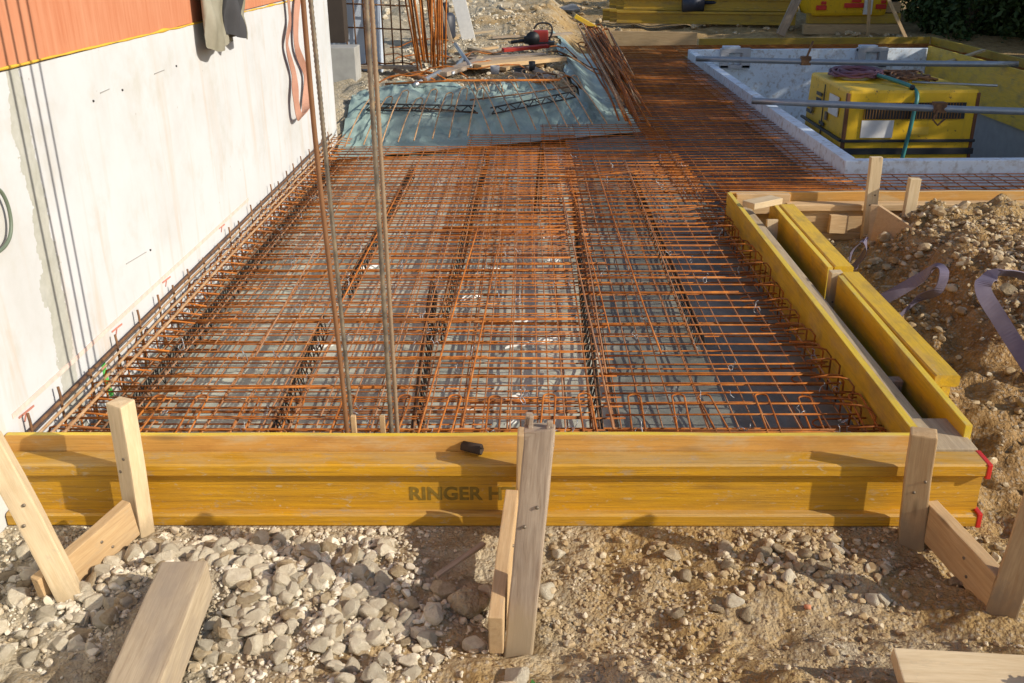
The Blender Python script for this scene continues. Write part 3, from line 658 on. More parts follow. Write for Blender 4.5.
ladder(-.345, 2.5, -.425, 4.05, 'dark lattice spacer near the front, beside the twin upright bars')
ladder(.215, 2.5, .285, 5.65, 'long dark lattice spacer under the right-hand mesh overlap')
ladder(.05, 5.35, .10, 7.1, 'short dark lattice spacer at the far middle of the slab')
ladder(-.795, 2.5, -.825, 3.6, 'dark lattice spacer left of the upright bars, near the front')
ladder(-.80, 3.95, -.775, 6.4, 'dark lattice spacer farther back, left of the upright bars')
ladder(-1.315, 2.6, -1.325, 6.6, 'dark lattice spacer closest to the white wall')
ladder(.66, 3.4, .68, 6.2, 'dark lattice spacer nearest the right-hand panel')
for k in range(9):
    xa = random.uniform(-1.2, .9); ya = random.uniform(2.5, 3.6); yb = ya+random.uniform(1.6, 3.4); b = MB(); wave_bar(b, (xa, ya, .170), (xa+random.uniform(-.10, .10), min(yb, 7.0), .170), random.uniform(.003, .0042))
    tag(b.build('lengthwise_bar', M[('rust', 'rust_long')[k % 2]]), 'thin rusty bar laid lengthwise over the mesh of the slab', 'rebar', 'bars laid lengthwise over the mesh')
# loose bars lying across the mesh
for p, q, lab in (((560, 178), (640, 171), 'loose rusty bar lying crosswise on the mesh where the slab widens'), ((120, 392), (330, 386), 'loose rusty bar lying crosswise beside the near stake'), ((600, 216), (727, 205), 'loose rusty bar lying crosswise towards the far panel corner')):
    b = MB(); wave_bar(b, at(*p, z=.182), at(*q, z=.182), .0038); tag(b.build('loose_bar', M['rust_tan' if 'pale' in lab else 'rust']), lab, 'rebar')
# short posts just behind the front panel
for px, lab in ((358, 'short pale stub post left of the twin upright bars, behind the front formwork'), (386, 'short pale stub post right against the twin upright bars')):
    p = at(px, 433, z=.19); plank('stub_post', (p.x, 2.47, .0), (p.x, 2.47, .272), .014, .014, (0, -1, 0), M['raw'], lab, 'stub post', None, .001, 3, .0)

# tall ribbed bars
def ribbed(name, base, top, r, mat, label, ribs=True, group=None):
    base, top = Vector(base), Vector(top); L = (top-base).length; b = MB()
    if ribs:
        n = int(L/.0065); pts = [base.lerp(top, i/n) for i in range(n+1)]; rr = [r*(1.16 if i % 2 else .92) for i in range(n+1)]
    else:
        n = 40; pts = [base.lerp(top, i/n)+Vector((.004*math.sin(i*.35), 0, 0)) for i in range(n+1)]; rr = [r]*(n+1)
    b.tube(pts, rr, 9); return tag(b.build(name, mat), label, 'rebar', group)
def tall(pxb, pxt, y, r, mat, label, ribs):
    p = at(pxb, 433, y=y); q = at(pxt, 0, y=y); d = (q-p); base = p+d*((.02-p.z)/d.z); top = p+d*((3.1-p.z)/d.z)
    ribbed('upright_bar', base, top, r, mat, label, ribs, 'upright bars behind the front formwork')
tall(346, 303, 2.45, .0066, M['rust_brown'], 'tall smooth rusty bar, leftmost of the upright bars', False)
tall(353, 310.5, 2.51, .0058, M['bar_steel'], 'tall thin ribbed bar touching the smooth rusty bar', True)
tall(391.5, 366, 2.52, .0066, M['bar_steel'], 'dark ribbed upright bar of the right-hand pair', True)
tall(397.5, 371.5, 2.575, .0062, M['bar_steel2'], 'pale rusty upright bar of the right-hand pair', True)

# ------------------------------------------------------------------ formwork
YF = 2.314
beam = h_beam('formwork_beam', (-1.480, YF+.04, 0), (1.255, YF+.04, 0), 'long yellow timber I-beam along the front with black lettering and red ends', 'timber formwork beams', caps=True)
# lettering
cu = bpy.data.curves.new('printed_lettering', 'FONT'); cu.body = 'RINGER HT 20'; cu.size = .058; cu.offset = .0016; cu.extrude = .0006; cu.space_character = 1.02
to = bpy.data.objects.new('lettering_curve', cu); COL.objects.link(to); bpy.context.view_layer.update()
me = bpy.data.meshes.new_from_object(to.evaluated_get(bpy.context.evaluated_depsgraph_get())); bpy.data.objects.remove(to)
me.materials.clear(); me.materials.append(M['text'])
lo = bpy.data.objects.new('printed_lettering', me); COL.objects.link(lo)
lx = at(409, 497, y=YF+.026)
lo.parent = beam; lo.matrix_parent_inverse = beam.matrix_world.inverted() if False else Matrix.Identity(4)
bpy.context.view_layer.update()
lo.matrix_world = Matrix.Translation((lx.x, YF+.0258, lx.z-.008)) @ Matrix.Rotation(R(90), 4, 'X')
def panel(name, p0, p1, z0, z1, th, nside, label, face='coat', edge='coat_top', group='yellow formwork panels'):
    """upright sheet, p0->p1 on plan; slot 1 is the painted top edge"""
    p0, p1 = Vector((*p0, 0)), Vector((*p1, 0)); Mx, L = frame((p0.x, p0.y, z0), (p1.x, p1.y, z0), (0, 0, 1)); b = MB(); n = max(6, int(L/.25)); P = []; h = z1-z0
    for i in range(n+1):
        j = random.uniform(-.0012, .0012); P += [(i/n*L, -th/2+j, 0), (i/n*L, th/2+j, 0), (i/n*L, th/2+j, h+j*1.5), (i/n*L, -th/2+j, h+j*1.5)]
    fs = []; 
    for i in range(n):
        for k in range(4): fs.append((i*4+k, i*4+(k+1) % 4, i*4+4+(k+1) % 4, i*4+4+k))
    b.add(P, fs); b.add([P[0], P[1], P[2], P[3]], [(3, 2, 1, 0)], 1); b.add(P[-4:], [(0, 1, 2, 3)], 1)
    for i in range(len(fs)):
        if i % 4 == 2: b.mi[i] = 1
    o = b.build(name, [M[face], M[edge]]); bm = bmesh.new(); bm.from_mesh(o.data); bmesh.ops.remove_doubles(bm, verts=bm.verts, dist=1e-5); bmesh.ops.recalc_face_normals(bm, faces=bm.faces)
    bmesh.ops.bevel(bm, geom=[e for e in bm.edges if e.calc_face_angle(0) > 1.0], offset=.0025, segments=2, profile=.6, affect='EDGES'); bm.to_mesh(o.data); bm.free()
    o.matrix_world = Mx; return tag(o, label, 'formwork panel', group)
panel('formwork_panel', (-1.482, YF+.093), (1.092, YF+.093), .0, .246, .022, 1, 'long front three-ply panel standing behind the lettered beam', 'ply')
panel('formwork_panel', (1.088, 2.42), (1.095, 5.185), .0, .250, .024, 1, 'long yellow panel holding the right side of the slab')
h_beam('formwork_beam', (1.150, 2.53, -.012), (1.158, 5.10, -.012), 'dirty grey-topped I-beam close behind the right-hand panel', 'timber formwork beams', mat=M['dirty_wood'])
plank('spacer_board', (1.185, 2.405, .180), (1.185, 2.60, .180), .15, .035, (0, 0, 1), M['dirty_wood'], 'short worn brown board filling the near right corner of the formwork', 'board')
# outer formwork, near and far lengths
panel('formwork_panel', (1.258, 2.475), (1.288, 3.80), -.02, .240, .022, 1, 'near outer yellow sheet right of the dark gap')
h_beam('formwork_beam', (1.338, 2.82, .036), (1.345, 3.86, .036), 'near outer yellow I-beam behind the sheet, beside the earth trench', 'timber formwork beams', mat=M['coat'])
panel('formwork_panel', (1.285, 3.93), (1.302, 5.06), -.02, .232, .024, 1, 'far outer yellow sheet of the right-hand formwork')
h_beam('formwork_beam', (1.350, 3.95, .03), (1.365, 5.0, .03), 'far outer yellow I-beam of the right-hand formwork', 'timber formwork beams', mat=M['coat'])
plank('stake', (1.292, 3.865, -.1), (1.290, 3.868, .236), .05, .045, (0, -1, 0), M['raw_pale'], 'stubby pale stake between the two outer lengths of formwork', 'stake', 'timber stakes')
plank('wood_block', (1.225, 2.95, .03), (1.225, 2.95, .165), .042, .042, (0, -1, 0), M['grey_wood'], 'small dark wood block upright in the gap between the formwork rows', 'wood block')
plank('wood_block', (1.13, 4.86, .262), (1.30, 4.97, .262), .085, .032, (0, 0, 1), M['raw_pale'], 'pale offcut laid across the far end of the formwork gap', 'wood block')
plank('wood_block', (1.225, 4.70, .02), (1.225, 4.74, .22), .055, .03, (0, -1, 0), M['raw_pale'], 'pale upright strut under the offcut in the far gap', 'wood block')
# back right row
panel('formwork_panel', (1.10, 5.20), (4.62, 5.20), .0, .248, .024, 1, 'light timber panel along the near edge of the pit', 'ply', 'raw_pale')
h_beam('formwork_beam', (1.40, 5.14, .0), (4.62, 5.14, .0), 'pale raw I-beam backing the timber panel near the pit', 'timber formwork beams', mat=M['raw'])
plank('board', (1.13, 5.165, .19), (1.42, 5.165, .19), .11, .04, (0, -1, 0), M['raw'], 'short raw board at the far inner corner of the formwork', 'board')
plank('stake', (1.826, 5.06, -.2), (1.822, 5.06, .465), .062, .035, (0, -1, 0), M['raw_pale'], 'taller pale stake holding the formwork near the pit', 'stake', 'timber stakes')
plank('stake', (1.985, 4.98, -.2), (2.005, 4.98, .370), .058, .04, (0, -1, 0), M['raw_pale'], 'shorter pale stake beside the plywood offcut', 'stake', 'timber stakes')
b = MB(); b.poly_prism([(1.80, 4.97, .235), (1.84, 4.96, .235), (2.03, 4.72, .125), (2.03, 4.70, .06), (1.80, 4.93, .0)], (-.6, -.75, 0), .022); tag(b.build('plywood_offcut', wood('plywood_face', (.50, .34, .19), (.42, .27, .14)), None, .002), 'brown triangular plywood offcut leaning on the stakes near the pit', 'offcut')
plank('board', (1.62, 5.07, .1), (1.72, 5.08, .1), .10, .03, (0, -1, 0), M['raw'], 'small raw board end beside the plywood offcut', 'board')
# far outer rows
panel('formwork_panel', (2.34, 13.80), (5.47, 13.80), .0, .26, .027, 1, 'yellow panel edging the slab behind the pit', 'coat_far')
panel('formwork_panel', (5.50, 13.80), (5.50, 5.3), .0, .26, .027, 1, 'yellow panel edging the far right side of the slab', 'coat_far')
plank('board', (.84, 14.75, .17), (2.42, 14.45, .17), .24, .04, (0, -1, 0), M['raw'], 'broad raw board closing the back of the slab', 'board')
plank('timber_lath', (4.72, 11.3, .22), (5.42, 12.0, .27), .05, .025, (0, 0, 1), M['raw_pale'], 'pale lath lying across the mesh right of the pit', 'lath')
# ------------------------------------------------------------------ front props
def stake(p0, p1, w, t, nrm, mat, label, **k): k = {'ragged': .005, 'bevel': .0045, 'bow': .005, **k}; return plank('stake', p0, p1, w, t, nrm, M[{'raw_pale': 'stake_pale', 'raw': 'stake_raw', 'grey_wood': 'stake_grey'}[mat]], label, 'stake', 'timber stakes', **k)
def brace(p0, p1, w, t, nrm, mat, label, **k): return plank('brace_board', p0, p1, w, t, nrm, M[mat], label, 'board', 'brace boards between stakes', **k)
t = at(118, 404, y=2.26); stake((t.x-.012, 2.272, -.12), (t.x, 2.278, t.z), .056, .05, (-.5, -1, 0), 'raw_pale', 'pale square stake against the left end of the front beam')
t = at(-8, 452, y=1.97); g0 = at(70, 601, z=0.0); stake((g0.x+.05, g0.y-.01, -.12), (t.x-.02, 1.99, t.z+.02), .058, .05, (.35, -1, .15), 'raw_pale', 'pale slanting stake in front of the left brace board')
p = at(35, 590, z=.05); q = at(128, 506, y=2.22); brace((p.x+.01, p.y, .035), (q.x, 2.23, .085), .115, .03, (1, -.22, .0), 'raw', 'orange brace board on edge running to the left stake', ragged=.003)
t = at(538, 429, y=1.915); g0 = at(521, 646, z=0.0)
stake((g0.x-.004, g0.y+.02, -.1), (t.x, 1.925, t.z), .066, .05, (-.12, -1, .12), 'grey_wood', 'weathered grey stake with a split top at the middle of the front beam', ragged=.012, seg=16)
b = MB()
for k in range(7):
    c = Vector((t.x+random.uniform(-.03, .03), 1.925+random.uniform(-.022, .022), t.z+random.uniform(-.03, .006))); b.box(c, (random.uniform(.008, .016), random.uniform(.008, .02), random.uniform(.03, .06)), Matrix.Rotation(random.uniform(-.25, .25), 3, 'Y'))
b.box((t.x, 1.925, t.z-.016), (.062, .046, .03))
# splinters belong to the split stake
sp = b.build('splinter_top', M['grey_wood'], None, .002); stk = [o for o in COL.objects if o.name.startswith('stake') and 'split top' in o.get('label', '')][0]
bpy.context.view_layer.update(); sp.parent = stk; sp.matrix_parent_inverse = stk.matrix_world.inverted()
brace((-.075, 1.80, .04), (-.045, 2.25, .11), .12, .034, (1, .05, 0), 'raw', 'raw brace board just behind the weathered middle stake')
stake((-.005, 2.27, -.1), (.005, 2.275, .325), .06, .045, (0, -1, 0), 'raw', 'stake hidden behind the weathered middle stake, against the beam')
t = at(929, 438, y=2.20); g0 = at(917, 549, z=0.); stake((g0.x+.012, 2.262, -.12), (t.x+.02, 2.272, t.z-.02), .066, .055, (-.35, -1, 0), 'raw', 'raw square stake at the right corner of the front beam')
p = at(938, 505, z=.06); q = at(993, 580, z=.055); brace((1.085, 2.26, .07), (1.140, 1.955, .045), .115, .034, (-1, -.15, .0), 'raw', 'raw brace board on edge running from the right corner stake')
g0 = at(990, 612, z=0.); stake((g0.x+.01, g0.y, -.12), (g0.x+.072, g0.y+.0, .50), .07, .045, (-.55, -1, .1), 'raw', 'raw stake leaning outward at the far right of the front beam')
nail = MB(); nail.tube([(0, 0, -.004), (0, 0, .0015)], .0042, 10); nail_o = nail.build('nail_head', M['bar_steel']); nail_me = nail_o.data; bpy.data.objects.remove(nail_o)
for o in [q for q in COL.objects if q.name.split('.')[0] in ('stake', 'brace_board') and q.type == 'MESH']:
    L = max(v.co.x for v in o.data.vertices); T_ = max(v.co.z for v in o.data.vertices); w_ = max(v.co.y for v in o.data.vertices)
    for f_, g_ in ((.62, .3), (.70, -.35)):
        n_ = bpy.data.objects.new('nail_head', nail_me); COL.objects.link(n_); n_.parent = o; n_.location = (L*f_, w_*g_, T_)
# heavy beam bottom-left
bz = .055
q0, q1 = at(118, 712, z=.118), at(186, 560, z=.128)
plank('timber_balk', (q0.x, q0.y, .065), (q1.x, q1.y, .075), .115, .105, (.0, 0, 1), wood('muddy_balk_timber', (.46, .37, .25), (.33, .25, .16), (.27, .22, .17), .8, .9), 'heavy muddy timber balk lying on the gravel at the left', 'timber', None, .006)
p = at(892, 672, z=.05); plank('board', (p.x, p.y-.02, .075), (p.x+.62, p.y-.045, .06), .085, .035, (0, -.25, 1), M['raw_pale'], 'clean pale board lying on the soil at the bottom right', 'board')
p = at(437, 580, z=.012); q = at(483, 546, z=.02); plank('wood_splinter', (p.x, p.y, p.z+.008), (q.x, q.y, q.z+.012), .016, .008, (0, 0, 1), M['grey_wood'], 'thin wood splinter on the ground left of the middle stakes', 'splinter', None, .001)
# pipe stub through panel
c = at(472, 448, y=YF+.062); b = MB(); n = 14; ring = []
for (dx, r) in ((-.09, .022), (0, .024), (.004, .020), (-.03, .017)):
    pass
P = []
prof = [(.0, .0135), (.058, .0155), (.061, .012), (.025, .010)]
axisv = Vector((.90, -.42, .02)).normalized(); u = axisv.orthogonal().normalized(); vv = axisv.cross(u)
for d, r in prof: P += [c-axisv*.03+axisv*d+(u*math.cos(2*math.pi*k/n)+vv*math.sin(2*math.pi*k/n))*r*(1+.12*math.sin(k*2.3)) for k in range(n)]
fs = [(i*n+k, i*n+(k+1) % n, (i+1)*n+(k+1) % n, (i+1)*n+k) for i in range(3) for k in range(n)]+[tuple(range(n)), tuple(3*n+k for k in range(n))]
b.add(P, fs, 0, True); tag(b.build('pipe_stub', plain('charred_brown', (.045, .026, .014), .8)), 'dark hollow pipe stub lying on the front beam flange', 'pipe')

# ------------------------------------------------------------------ pit
x0, x1, y0, y1 = PIT; T = .085
def slabbox(name, lo, hi, mat, label, cat):
    c = [(a+b2)/2 for a, b2 in zip(lo, hi)]; d = [b2-a for a, b2 in zip(lo, hi)]; b = MB(); L = max(d)
    b.box(c, d); o = b.build(name, mat, None, .006); return tag(o, label, cat)
slabbox('foam_upstand', (x0-T, y0-T, -.74), (x1+T, y0, .247), M['foam'], 'white foam upstand along the near edge of the pit', 'foam edge')
slabbox('foam_upstand', (x0-T, y0+.003, -.74), (x0, y1, .250), M['foam'], 'long pale foam upstand along the left edge of the pit', 'foam edge')
slabbox('foam_upstand', (x0-T, y1+.003, -.74), (x1+T, y1+T, .268), M['foam'], 'white foam upstand along the far side of the pit', 'foam edge')
slabbox('pit_wall', (x1+.03, y0+.003, -.75), (x1+.15, y1, -.22), M['stone_grey'], 'grey concrete side of the pit under the yellow panel', 'wall')
panel('formwork_panel', (x1+.0, y0+.01), (x1+.0, y1-.01), -.24, .30, .027, 1, 'yellow panel lining the right side of the pit', 'coat')
# brackets on the far lip
for xx, lab in ((2.52, 'grey bracket on the far pit edge, the one towards the slab corner'), (4.17, 'grey bracket on the far pit edge, close to the yellow panel')):
    root = empty('grey_bracket', (xx, y1-.03, .1), lab, 'bracket', 'grey brackets on the far pit edge'); b = MB()
    b.box((xx-.13, y1-.04, .17), (.10, .08, .22)); b.box((xx+.13, y1-.04, .17), (.10, .08, .22)); b.box((xx, y1-.04, .265), (.36, .085, .05)); b.box((xx, y1-.04, .075), (.36, .08, .04)); local(b.build('bracket_frame', M['grey_foam'], None, .004), root)
    b = MB(); b.box((xx-.05, y1-.02, .30), (.2, .12, .03)); local(b.build('bracket_cap', M['pale_blue'], None, .004), root)
def pipe(name, p, q, r, mat, label, cat):
    root = empty(name, p, label, cat, 'steel tubes spanning the pit'); b = MB(); p, q = Vector(p), Vector(q); b.tube([p.lerp(q, i/12)+Vector((0, 0, -.012*math.sin(math.pi*i/12))) for i in range(13)], r, 14); local(b.build('tube_shaft', mat), root); return root, p, q
rt, p, q = pipe('steel_tube', (1.83, 8.07, .297), (4.95, 7.03, .325), .027, M['galv'], 'grey steel tube across the pit in front of the yellow compressor', 'tube')
c = p.lerp(q, .43); b = MB(); b.box(c, (.09, .075, .075)); b.tube([c+Vector((-.02, -.04, -.02)), c+Vector((-.05, -.05, -.09)), c+Vector((-.01, -.05, -.13)), c+Vector((.04, -.05, -.08))], .008, 6); local(b.build('coupler', M['rust_dark']), rt)
rt, p, q = pipe('steel_tube', (1.86, 11.08, .297), (4.95, 10.15, .325), .030, M['galv'], 'grey steel tube across the pit behind the yellow compressor', 'tube')
c = p.lerp(q, .36); b = MB(); b.box(c, (.10, .08, .09)); b.tube([c, c+Vector((.06, 0, .20))], .012, 6); local(b.build('coupler', M['rust_dark']), rt)

# compressor
gx0, gx1, gy0, gy1, gt, gb = 2.58, 3.645, 8.0, 9.22, .385, -.60
gen = empty('compressor', ((gx0+gx1)/2, (gy0+gy1)/2, -.75), 'boxy scuffed yellow compressor standing in the pit', 'compressor')
b = MB(); tp = .03
P = [(gx0, gy0, gb), (gx1, gy0, gb), (gx1, gy1, gb), (gx0, gy1, gb), (gx0+.01, gy0, gt), (gx1-.01, gy0, gt), (gx1-.05, gy1-.02, gt-.004), (gx0+.03, gy1-.02, gt-.004)]
b.add(P, [(0, 3, 2, 1), (4, 5, 6, 7), (0, 1, 5, 4), (1, 2, 6, 5), (2, 3, 7, 6), (3, 0, 4, 7)]); local(b.build('body', M['machine'], None, .025), gen)
b = MB(); b.box(((gx0+gx1)/2+.03, gy0-.004, .22), (.80, .01, .13)); local(b.build('grille_recess', M['black']), gen)
ct0_ = plain('rusty_slats', (.22, .10, .02), .7)
b = MB()
for k in range(34): b.box((gx0+.15+k*.0235, gy0-.010, .22), (.005, .010, .135))
local(b.build('grille', ct0_), gen)
b = MB(); b.box((gx0+.27, gy0-.006, .075), (.26, .01, .14)); local(b.build('white_plate', M['white_lab']), gen)
b = MB()
for z in (-.02, -.105): b.box(((gx0+gx1)/2, gy0-.012, z), (gx1-gx0+.02, .025, .022 if z > -.1 else .05)); b.box((gx0-.012, (gy0+gy1)/2, z-.0), (.025, gy1-gy0, .022 if z > -.1 else .05))
local(b.build('rubbing_strip', M['black'], None, .004), gen)
b = MB(); b.box(((gx0+gx1)/2, (gy0+gy1)/2, -.67), (.95, 1.15, .15)); local(b.build('skid', M['black']), gen)
b = MB(); b.box((gx0+.012, gy0+.012, -.1), (.03, .03, .92)); ct_ = plain('rust_brown_paint', (.16, .06, .02), .7); local(b.build('corner_trim', ct_, None, .006), gen)
b = MB(); b.box((gx1-.012, gy0+.012, -.1), (.03, .03, .92)); local(b.build('corner_trim', ct_, None, .006), gen)
b = MB()
for (yy, zz, ln) in ((8.75, .25, .16), (8.76, .2, .13), (9.0, .12, .18), (9.02, .06, .16), (8.6, .02, .14), (8.35, -.02, .1)): b.box((gx0-.006, yy, zz), (.008, ln, .028))
local(b.build('dark_lettering', M['black']), gen)
b = MB(); b.box((gx0-.004, 8.32, .22), (.008, .26, .16)); local(b.build('side_label', M['white_lab']), gen)
b = MB(); b.box((gx0-.001, 8.62, .12), (.008, .012, .46)); local(b.build('door_seam', M['black']), gen)
for yy in (8.5, 8.95):
    b = MB(); b.box((gx0-.004, yy, .10), (.014, .05, .07)); local(b.build('latch', M['bar_steel'], None, .003), gen)
b = MB(); b.box((gx0+.62, gy0-.006, .06), (.14, .008, .06)); local(b.build('small_label', M['seal']), gen)
b = MB(); b.tube([(3.1, 8.03, gt), (3.1, 8.02, gt+.03)], .02, 8); local(b.build('lifting_eye', M['black']), gen)
pts = [(2.98, 8.75, gt+.035), (3.0, 8.5, gt+.05), (3.08, 8.2, gt+.03), (3.13, 8.02, gt+.012), (3.135, 7.965, gt-.06), (3.11, 7.94, .26), (3.10, 7.93, .1), (3.06, 7.94, -.2), (3.05, 7.95, -.5)]
b = MB(); cv = []
for i in range(len(pts)-1):
    for k in range(5): cv.append(Vector(pts[i]).lerp(Vector(pts[i+1]), k/5))
cv = [sum((cv[max(0, min(len(cv)-1, i+d))] for d in range(-3, 4)), Vector())/7 for i in range(len(cv))]
tag(b.tube(cv, .017, 8).build('hose', M['teal_hose']), 'teal hose running over the compressor top and down its front', 'hose')
b = MB(); pts = []
for i in range(160):
    a = i*.42; pts.append((2.88+.17*math.cos(a)*(1+.3*math.sin(i*.31)), 8.78+.2*math.sin(a)+.05*math.sin(i*.7), gt+.02+.045*abs(math.sin(i*.37))))
tag(b.tube(pts, .011, 6).build('cable_coil', M['purple_junk']), 'tangled purple cable coil on top of the compressor', 'cable')
b = MB(); pts = []
for i in range(120):
    a = i*.5; pts.append((3.25+.15*math.cos(a)*(1+.4*math.sin(i*.23)), 8.62+.25*math.sin(a*.9), gt+.016+.03*abs(math.sin(i*.51))))
tag(b.tube(pts, .009, 6).build('wire_tangle', M['rust_dark']), 'rusty wire tangle on the right of the compressor top', 'wire')
b = MB(); b.tube([(3.2, 8.3, gt+.02), (3.75, 7.96, gt+.035)], .01, 6); tag(b.build('steel_rod', M['galv']), 'thin rod sticking out over the front edge of the compressor', 'rod')

# ------------------------------------------------------------------ slings, strap, clothes, hose
def sling_obj(pts, ups, wid, mat, name, label, cat):
    pp = smooth_path(pts); uu = smooth_path(ups); b = MB(); b.ribbon(pp, uu, wid, .004); return tag(b.build(name, mat), label, cat)
A = lambda px, py, z: at(px, py, z=z)
sling_obj([A(853, 268, .03), A(858, 262, .06), A(866, 250, .13), A(864, 240, .19), A(853, 250, .10), A(849, 262, .04)], [(.3, 1, .5), (.3, 1, .5), (.2, 1, .4), (.6, .8, .1), (.5, .8, -.1), (.4, .9, 0)], .055, M['sling'], 'lifting_sling', 'small looped purple lifting sling beside the far outer formwork', 'sling')
sling_obj([A(868, 306, .06), A(893, 294, .12), A(922, 277, .20), A(936, 267, .27), A(944, 272, .28), A(938, 290, .20), A(917, 300, .13), A(898, 318, .06)], [(-.2, .6, .8), (-.2, .6, .8), (0, .7, .7), (.5, .9, 0), (.9, .3, -.3), (.5, .5, -.7), (.2, .6, -.7), (.2, .6, -.7)], .050, M['sling'], 'lifting_sling', 'purple lifting sling with a raised loop in the middle of the trench', 'sling')
sling_obj([A(1052, 288, .22), A(1030, 278, .27), A(1006, 273, .31), A(986, 280, .31), A(984, 293, .27), A(999, 318, .18), A(1014, 342, .11), A(1034, 372, .07)], [(.2, .8, -.6), (.2, .8, -.6), (.3, .8, -.5), (.9, .2, .2), (.9, .1, .5), (.9, -.2, .5), (.9, -.2, .5), (.9, -.2, .5)], .060, M['sling'], 'lifting_sling', 'large purple lifting sling looped over the rubble at the right edge', 'sling')
W = lambda px, py, off=.03: at(px, py, x=XW+off)
sling_obj([W(287, -12), W(290, 20), W(287, 45), W(294, 75), W(296, 100, .05), W(300, 117, .06), W(306, 108, .05), W(306, 75), W(297, 48), W(296, 20), W(299, -12)], [(0, 1, .1)]*3+[(0.3, 1, .2)]*2+[(.5, .8, .5)]*2+[(.3, 1, 0)]*4, .055, M['strap'], 'webbing_strap', 'faded brown webbing strap looping down the white wall', 'strap')
root = empty('work_trousers', (XW+.05, 4.8, 1.3), 'olive and dark grey work trousers hanging over the top of the white wall', 'clothes')
def leg(ya, yb, ztop, zbot, off, mat, seed, nm):
    b = MB()
    def fn(u, v):
        a = 2*math.pi*u; y = (ya+yb)/2+(yb-ya)/2*math.cos(a)*(1-.12*v+.05*math.sin(v*7+seed)); r = off*(.5+.45*math.sin(3*a+seed+v*7)+.35*math.sin(7*a-v*5+seed)+.3*math.sin(v*19+2*a))
        return (XW+.015+off+.5*off*math.sin(a)+r*.4*(1 if math.sin(a) > 0 else 0), y, ztop+(zbot-ztop)*v+.015*math.sin(2*a+seed)*v)
    b.grid(fn, 40, 24); local(b.build(nm, mat), root)
leg(4.44, 4.74, 1.75, 1.085, .045, M['olive'], 1., 'trouser_leg'); leg(4.76, 5.06, 1.75, 1.095, .045, M['olive'], 3.3, 'trouser_leg'); leg(4.66, 4.86, 1.75, 1.12, .07, M['dark_grey'], 2., 'dark_lining')
b = MB(); b.box((XW+.07, 4.75, 1.72), (.12, .75, .16)); local(b.build('waistband', M['dark_grey'], None, .03), root)

# ------------------------------------------------------------------ bank bars
def bank_pin(xb, xt, top, k, mat='rust_tan'):
    yb = float(edge_y(xb))-.20; e0 = Vector((xb, yb, .16)); yt = yb+top+.2; e1 = Vector((xt, yt, gz(xt, yt)+.10)); pts = [e0.lerp(e1, i/6)+Vector((0, 0, .03*math.sin(math.pi*i/6))) for i in range(7)]
    d = (pts[-1]-pts[0]); s = Vector((d.y, -d.x, 0)).normalized()*.055
    e = pts[-1]; loop = [e+d.normalized()*.03+s*.3, e+d.normalized()*.04+s*.7, e+s, e+s-d*.16-Vector((0, 0, .03))]
    b = MB(); b.tube(pts+loop, .0052, 6); return tag(b.build('bank_hairpin', M[mat]), 'thin rusty hairpin bar lying up the teal-covered bank', 'rebar', 'hairpin bars lying on the teal sheet')
x = -1.32; k = 0
while x < -.42: bank_pin(x, x+.03, .88+random.uniform(-.05, .05), k); x += .125+random.uniform(-.015, .015); k += 1
while x < .62: bank_pin(x+.04, x-.20, 1.02+random.uniform(-.06, .06), k); x += .115+random.uniform(-.015, .015); k += 1
def along(pts, r, mat, name, label, cat='rebar'):
    b = MB(); b.tube(pts, r, 6); return tag(b.build(name, mat), label, cat)
def bankpt(px, py, off): 
    # march along the view ray to the bank surface
    d = FW+RT*((px-512)/F_PX)+UP*((341.5-py)/F_PX); t = 4.
    while t < 30:
        p = EYE+d*t
        if p.z < gz(p.x, p.y)+off: return p
        t += .02
    return EYE+d*12
along([bankpt(px, py, .09) for px, py in ((372, 108), (420, 108), (478, 113))], .008, M['rust_dark'], 'edge_bar', 'dark tie bar laid across the bank hairpins near the wall')
along([bankpt(px, py, .09) for px, py in ((470, 100), (520, 94), (575, 86))], .007, M['rust_dark'], 'edge_bar', 'dark tie bar laid across the upper ends of the slanting hairpins')
def bank_ladder(pxs, label):
    P = [bankpt(px, py, .10) for px, py in pxs]; root = empty('lattice_spacer', P[0], label, 'spacer', 'lattice spacers lying on the teal bank'); d = (P[-1]-P[0]); L = d.length; d.normalize(); s = Vector((0, .35, .93)); s = (s-d*s.dot(d)).normalized()*.05; n = int(L/.06)
    b = MB(); b.tube([P[0], P[-1]], .007, 6); b.tube([P[0]+s, P[-1]+s], .007, 6); b.tube([P[0]+d*(i*L/n)+(s if i % 2 else Vector()) for i in range(n+1)], .006, 5); local(b.build('zigzag_lattice', M['spacer']), root)
bank_ladder([(366, 110), (476, 112)], 'dark lattice spacer lying level across the teal bank near the wall')
bank_ladder([(492, 114), (576, 97)], 'dark lattice spacer lying aslant across the teal bank')
# pile of bars beside the bank
for k in range(26):
    u = random.random(); x0_, y0_ = .80+random.uniform(-.10, .16), 7.3+random.uniform(-.2, 1.2); x1_, y1_ = .74+random.uniform(-.16, .10), 12.0+random.uniform(-.9, .7)
    zt = .42+random.uniform(-.06, .12); pts = []
    for i in range(8):
        v = i/7; pts.append((x0_+(x1_-x0_)*v, y0_+(y1_-y0_)*v, .22+random.uniform(0, .01)+(zt-.2)*v**.8+k*.003))
    s = .05+random.uniform(0, .03); e = Vector(pts[-1]); pts2 = pts+[e+Vector((s*.5, .05, .01)), e+Vector((s, 0, .015))]+[(p[0]+s, p[1], p[2]+.012) for p in reversed(pts[2:-1])]
    b = MB(); b.tube(pts2, .008, 6); tag(b.build('bent_bar', M['rust'] if k % 3 else M['rust_tan']), 'long bent rusty bar in the pile along the right side of the bank', 'rebar', 'bent bars piled beside the bank')
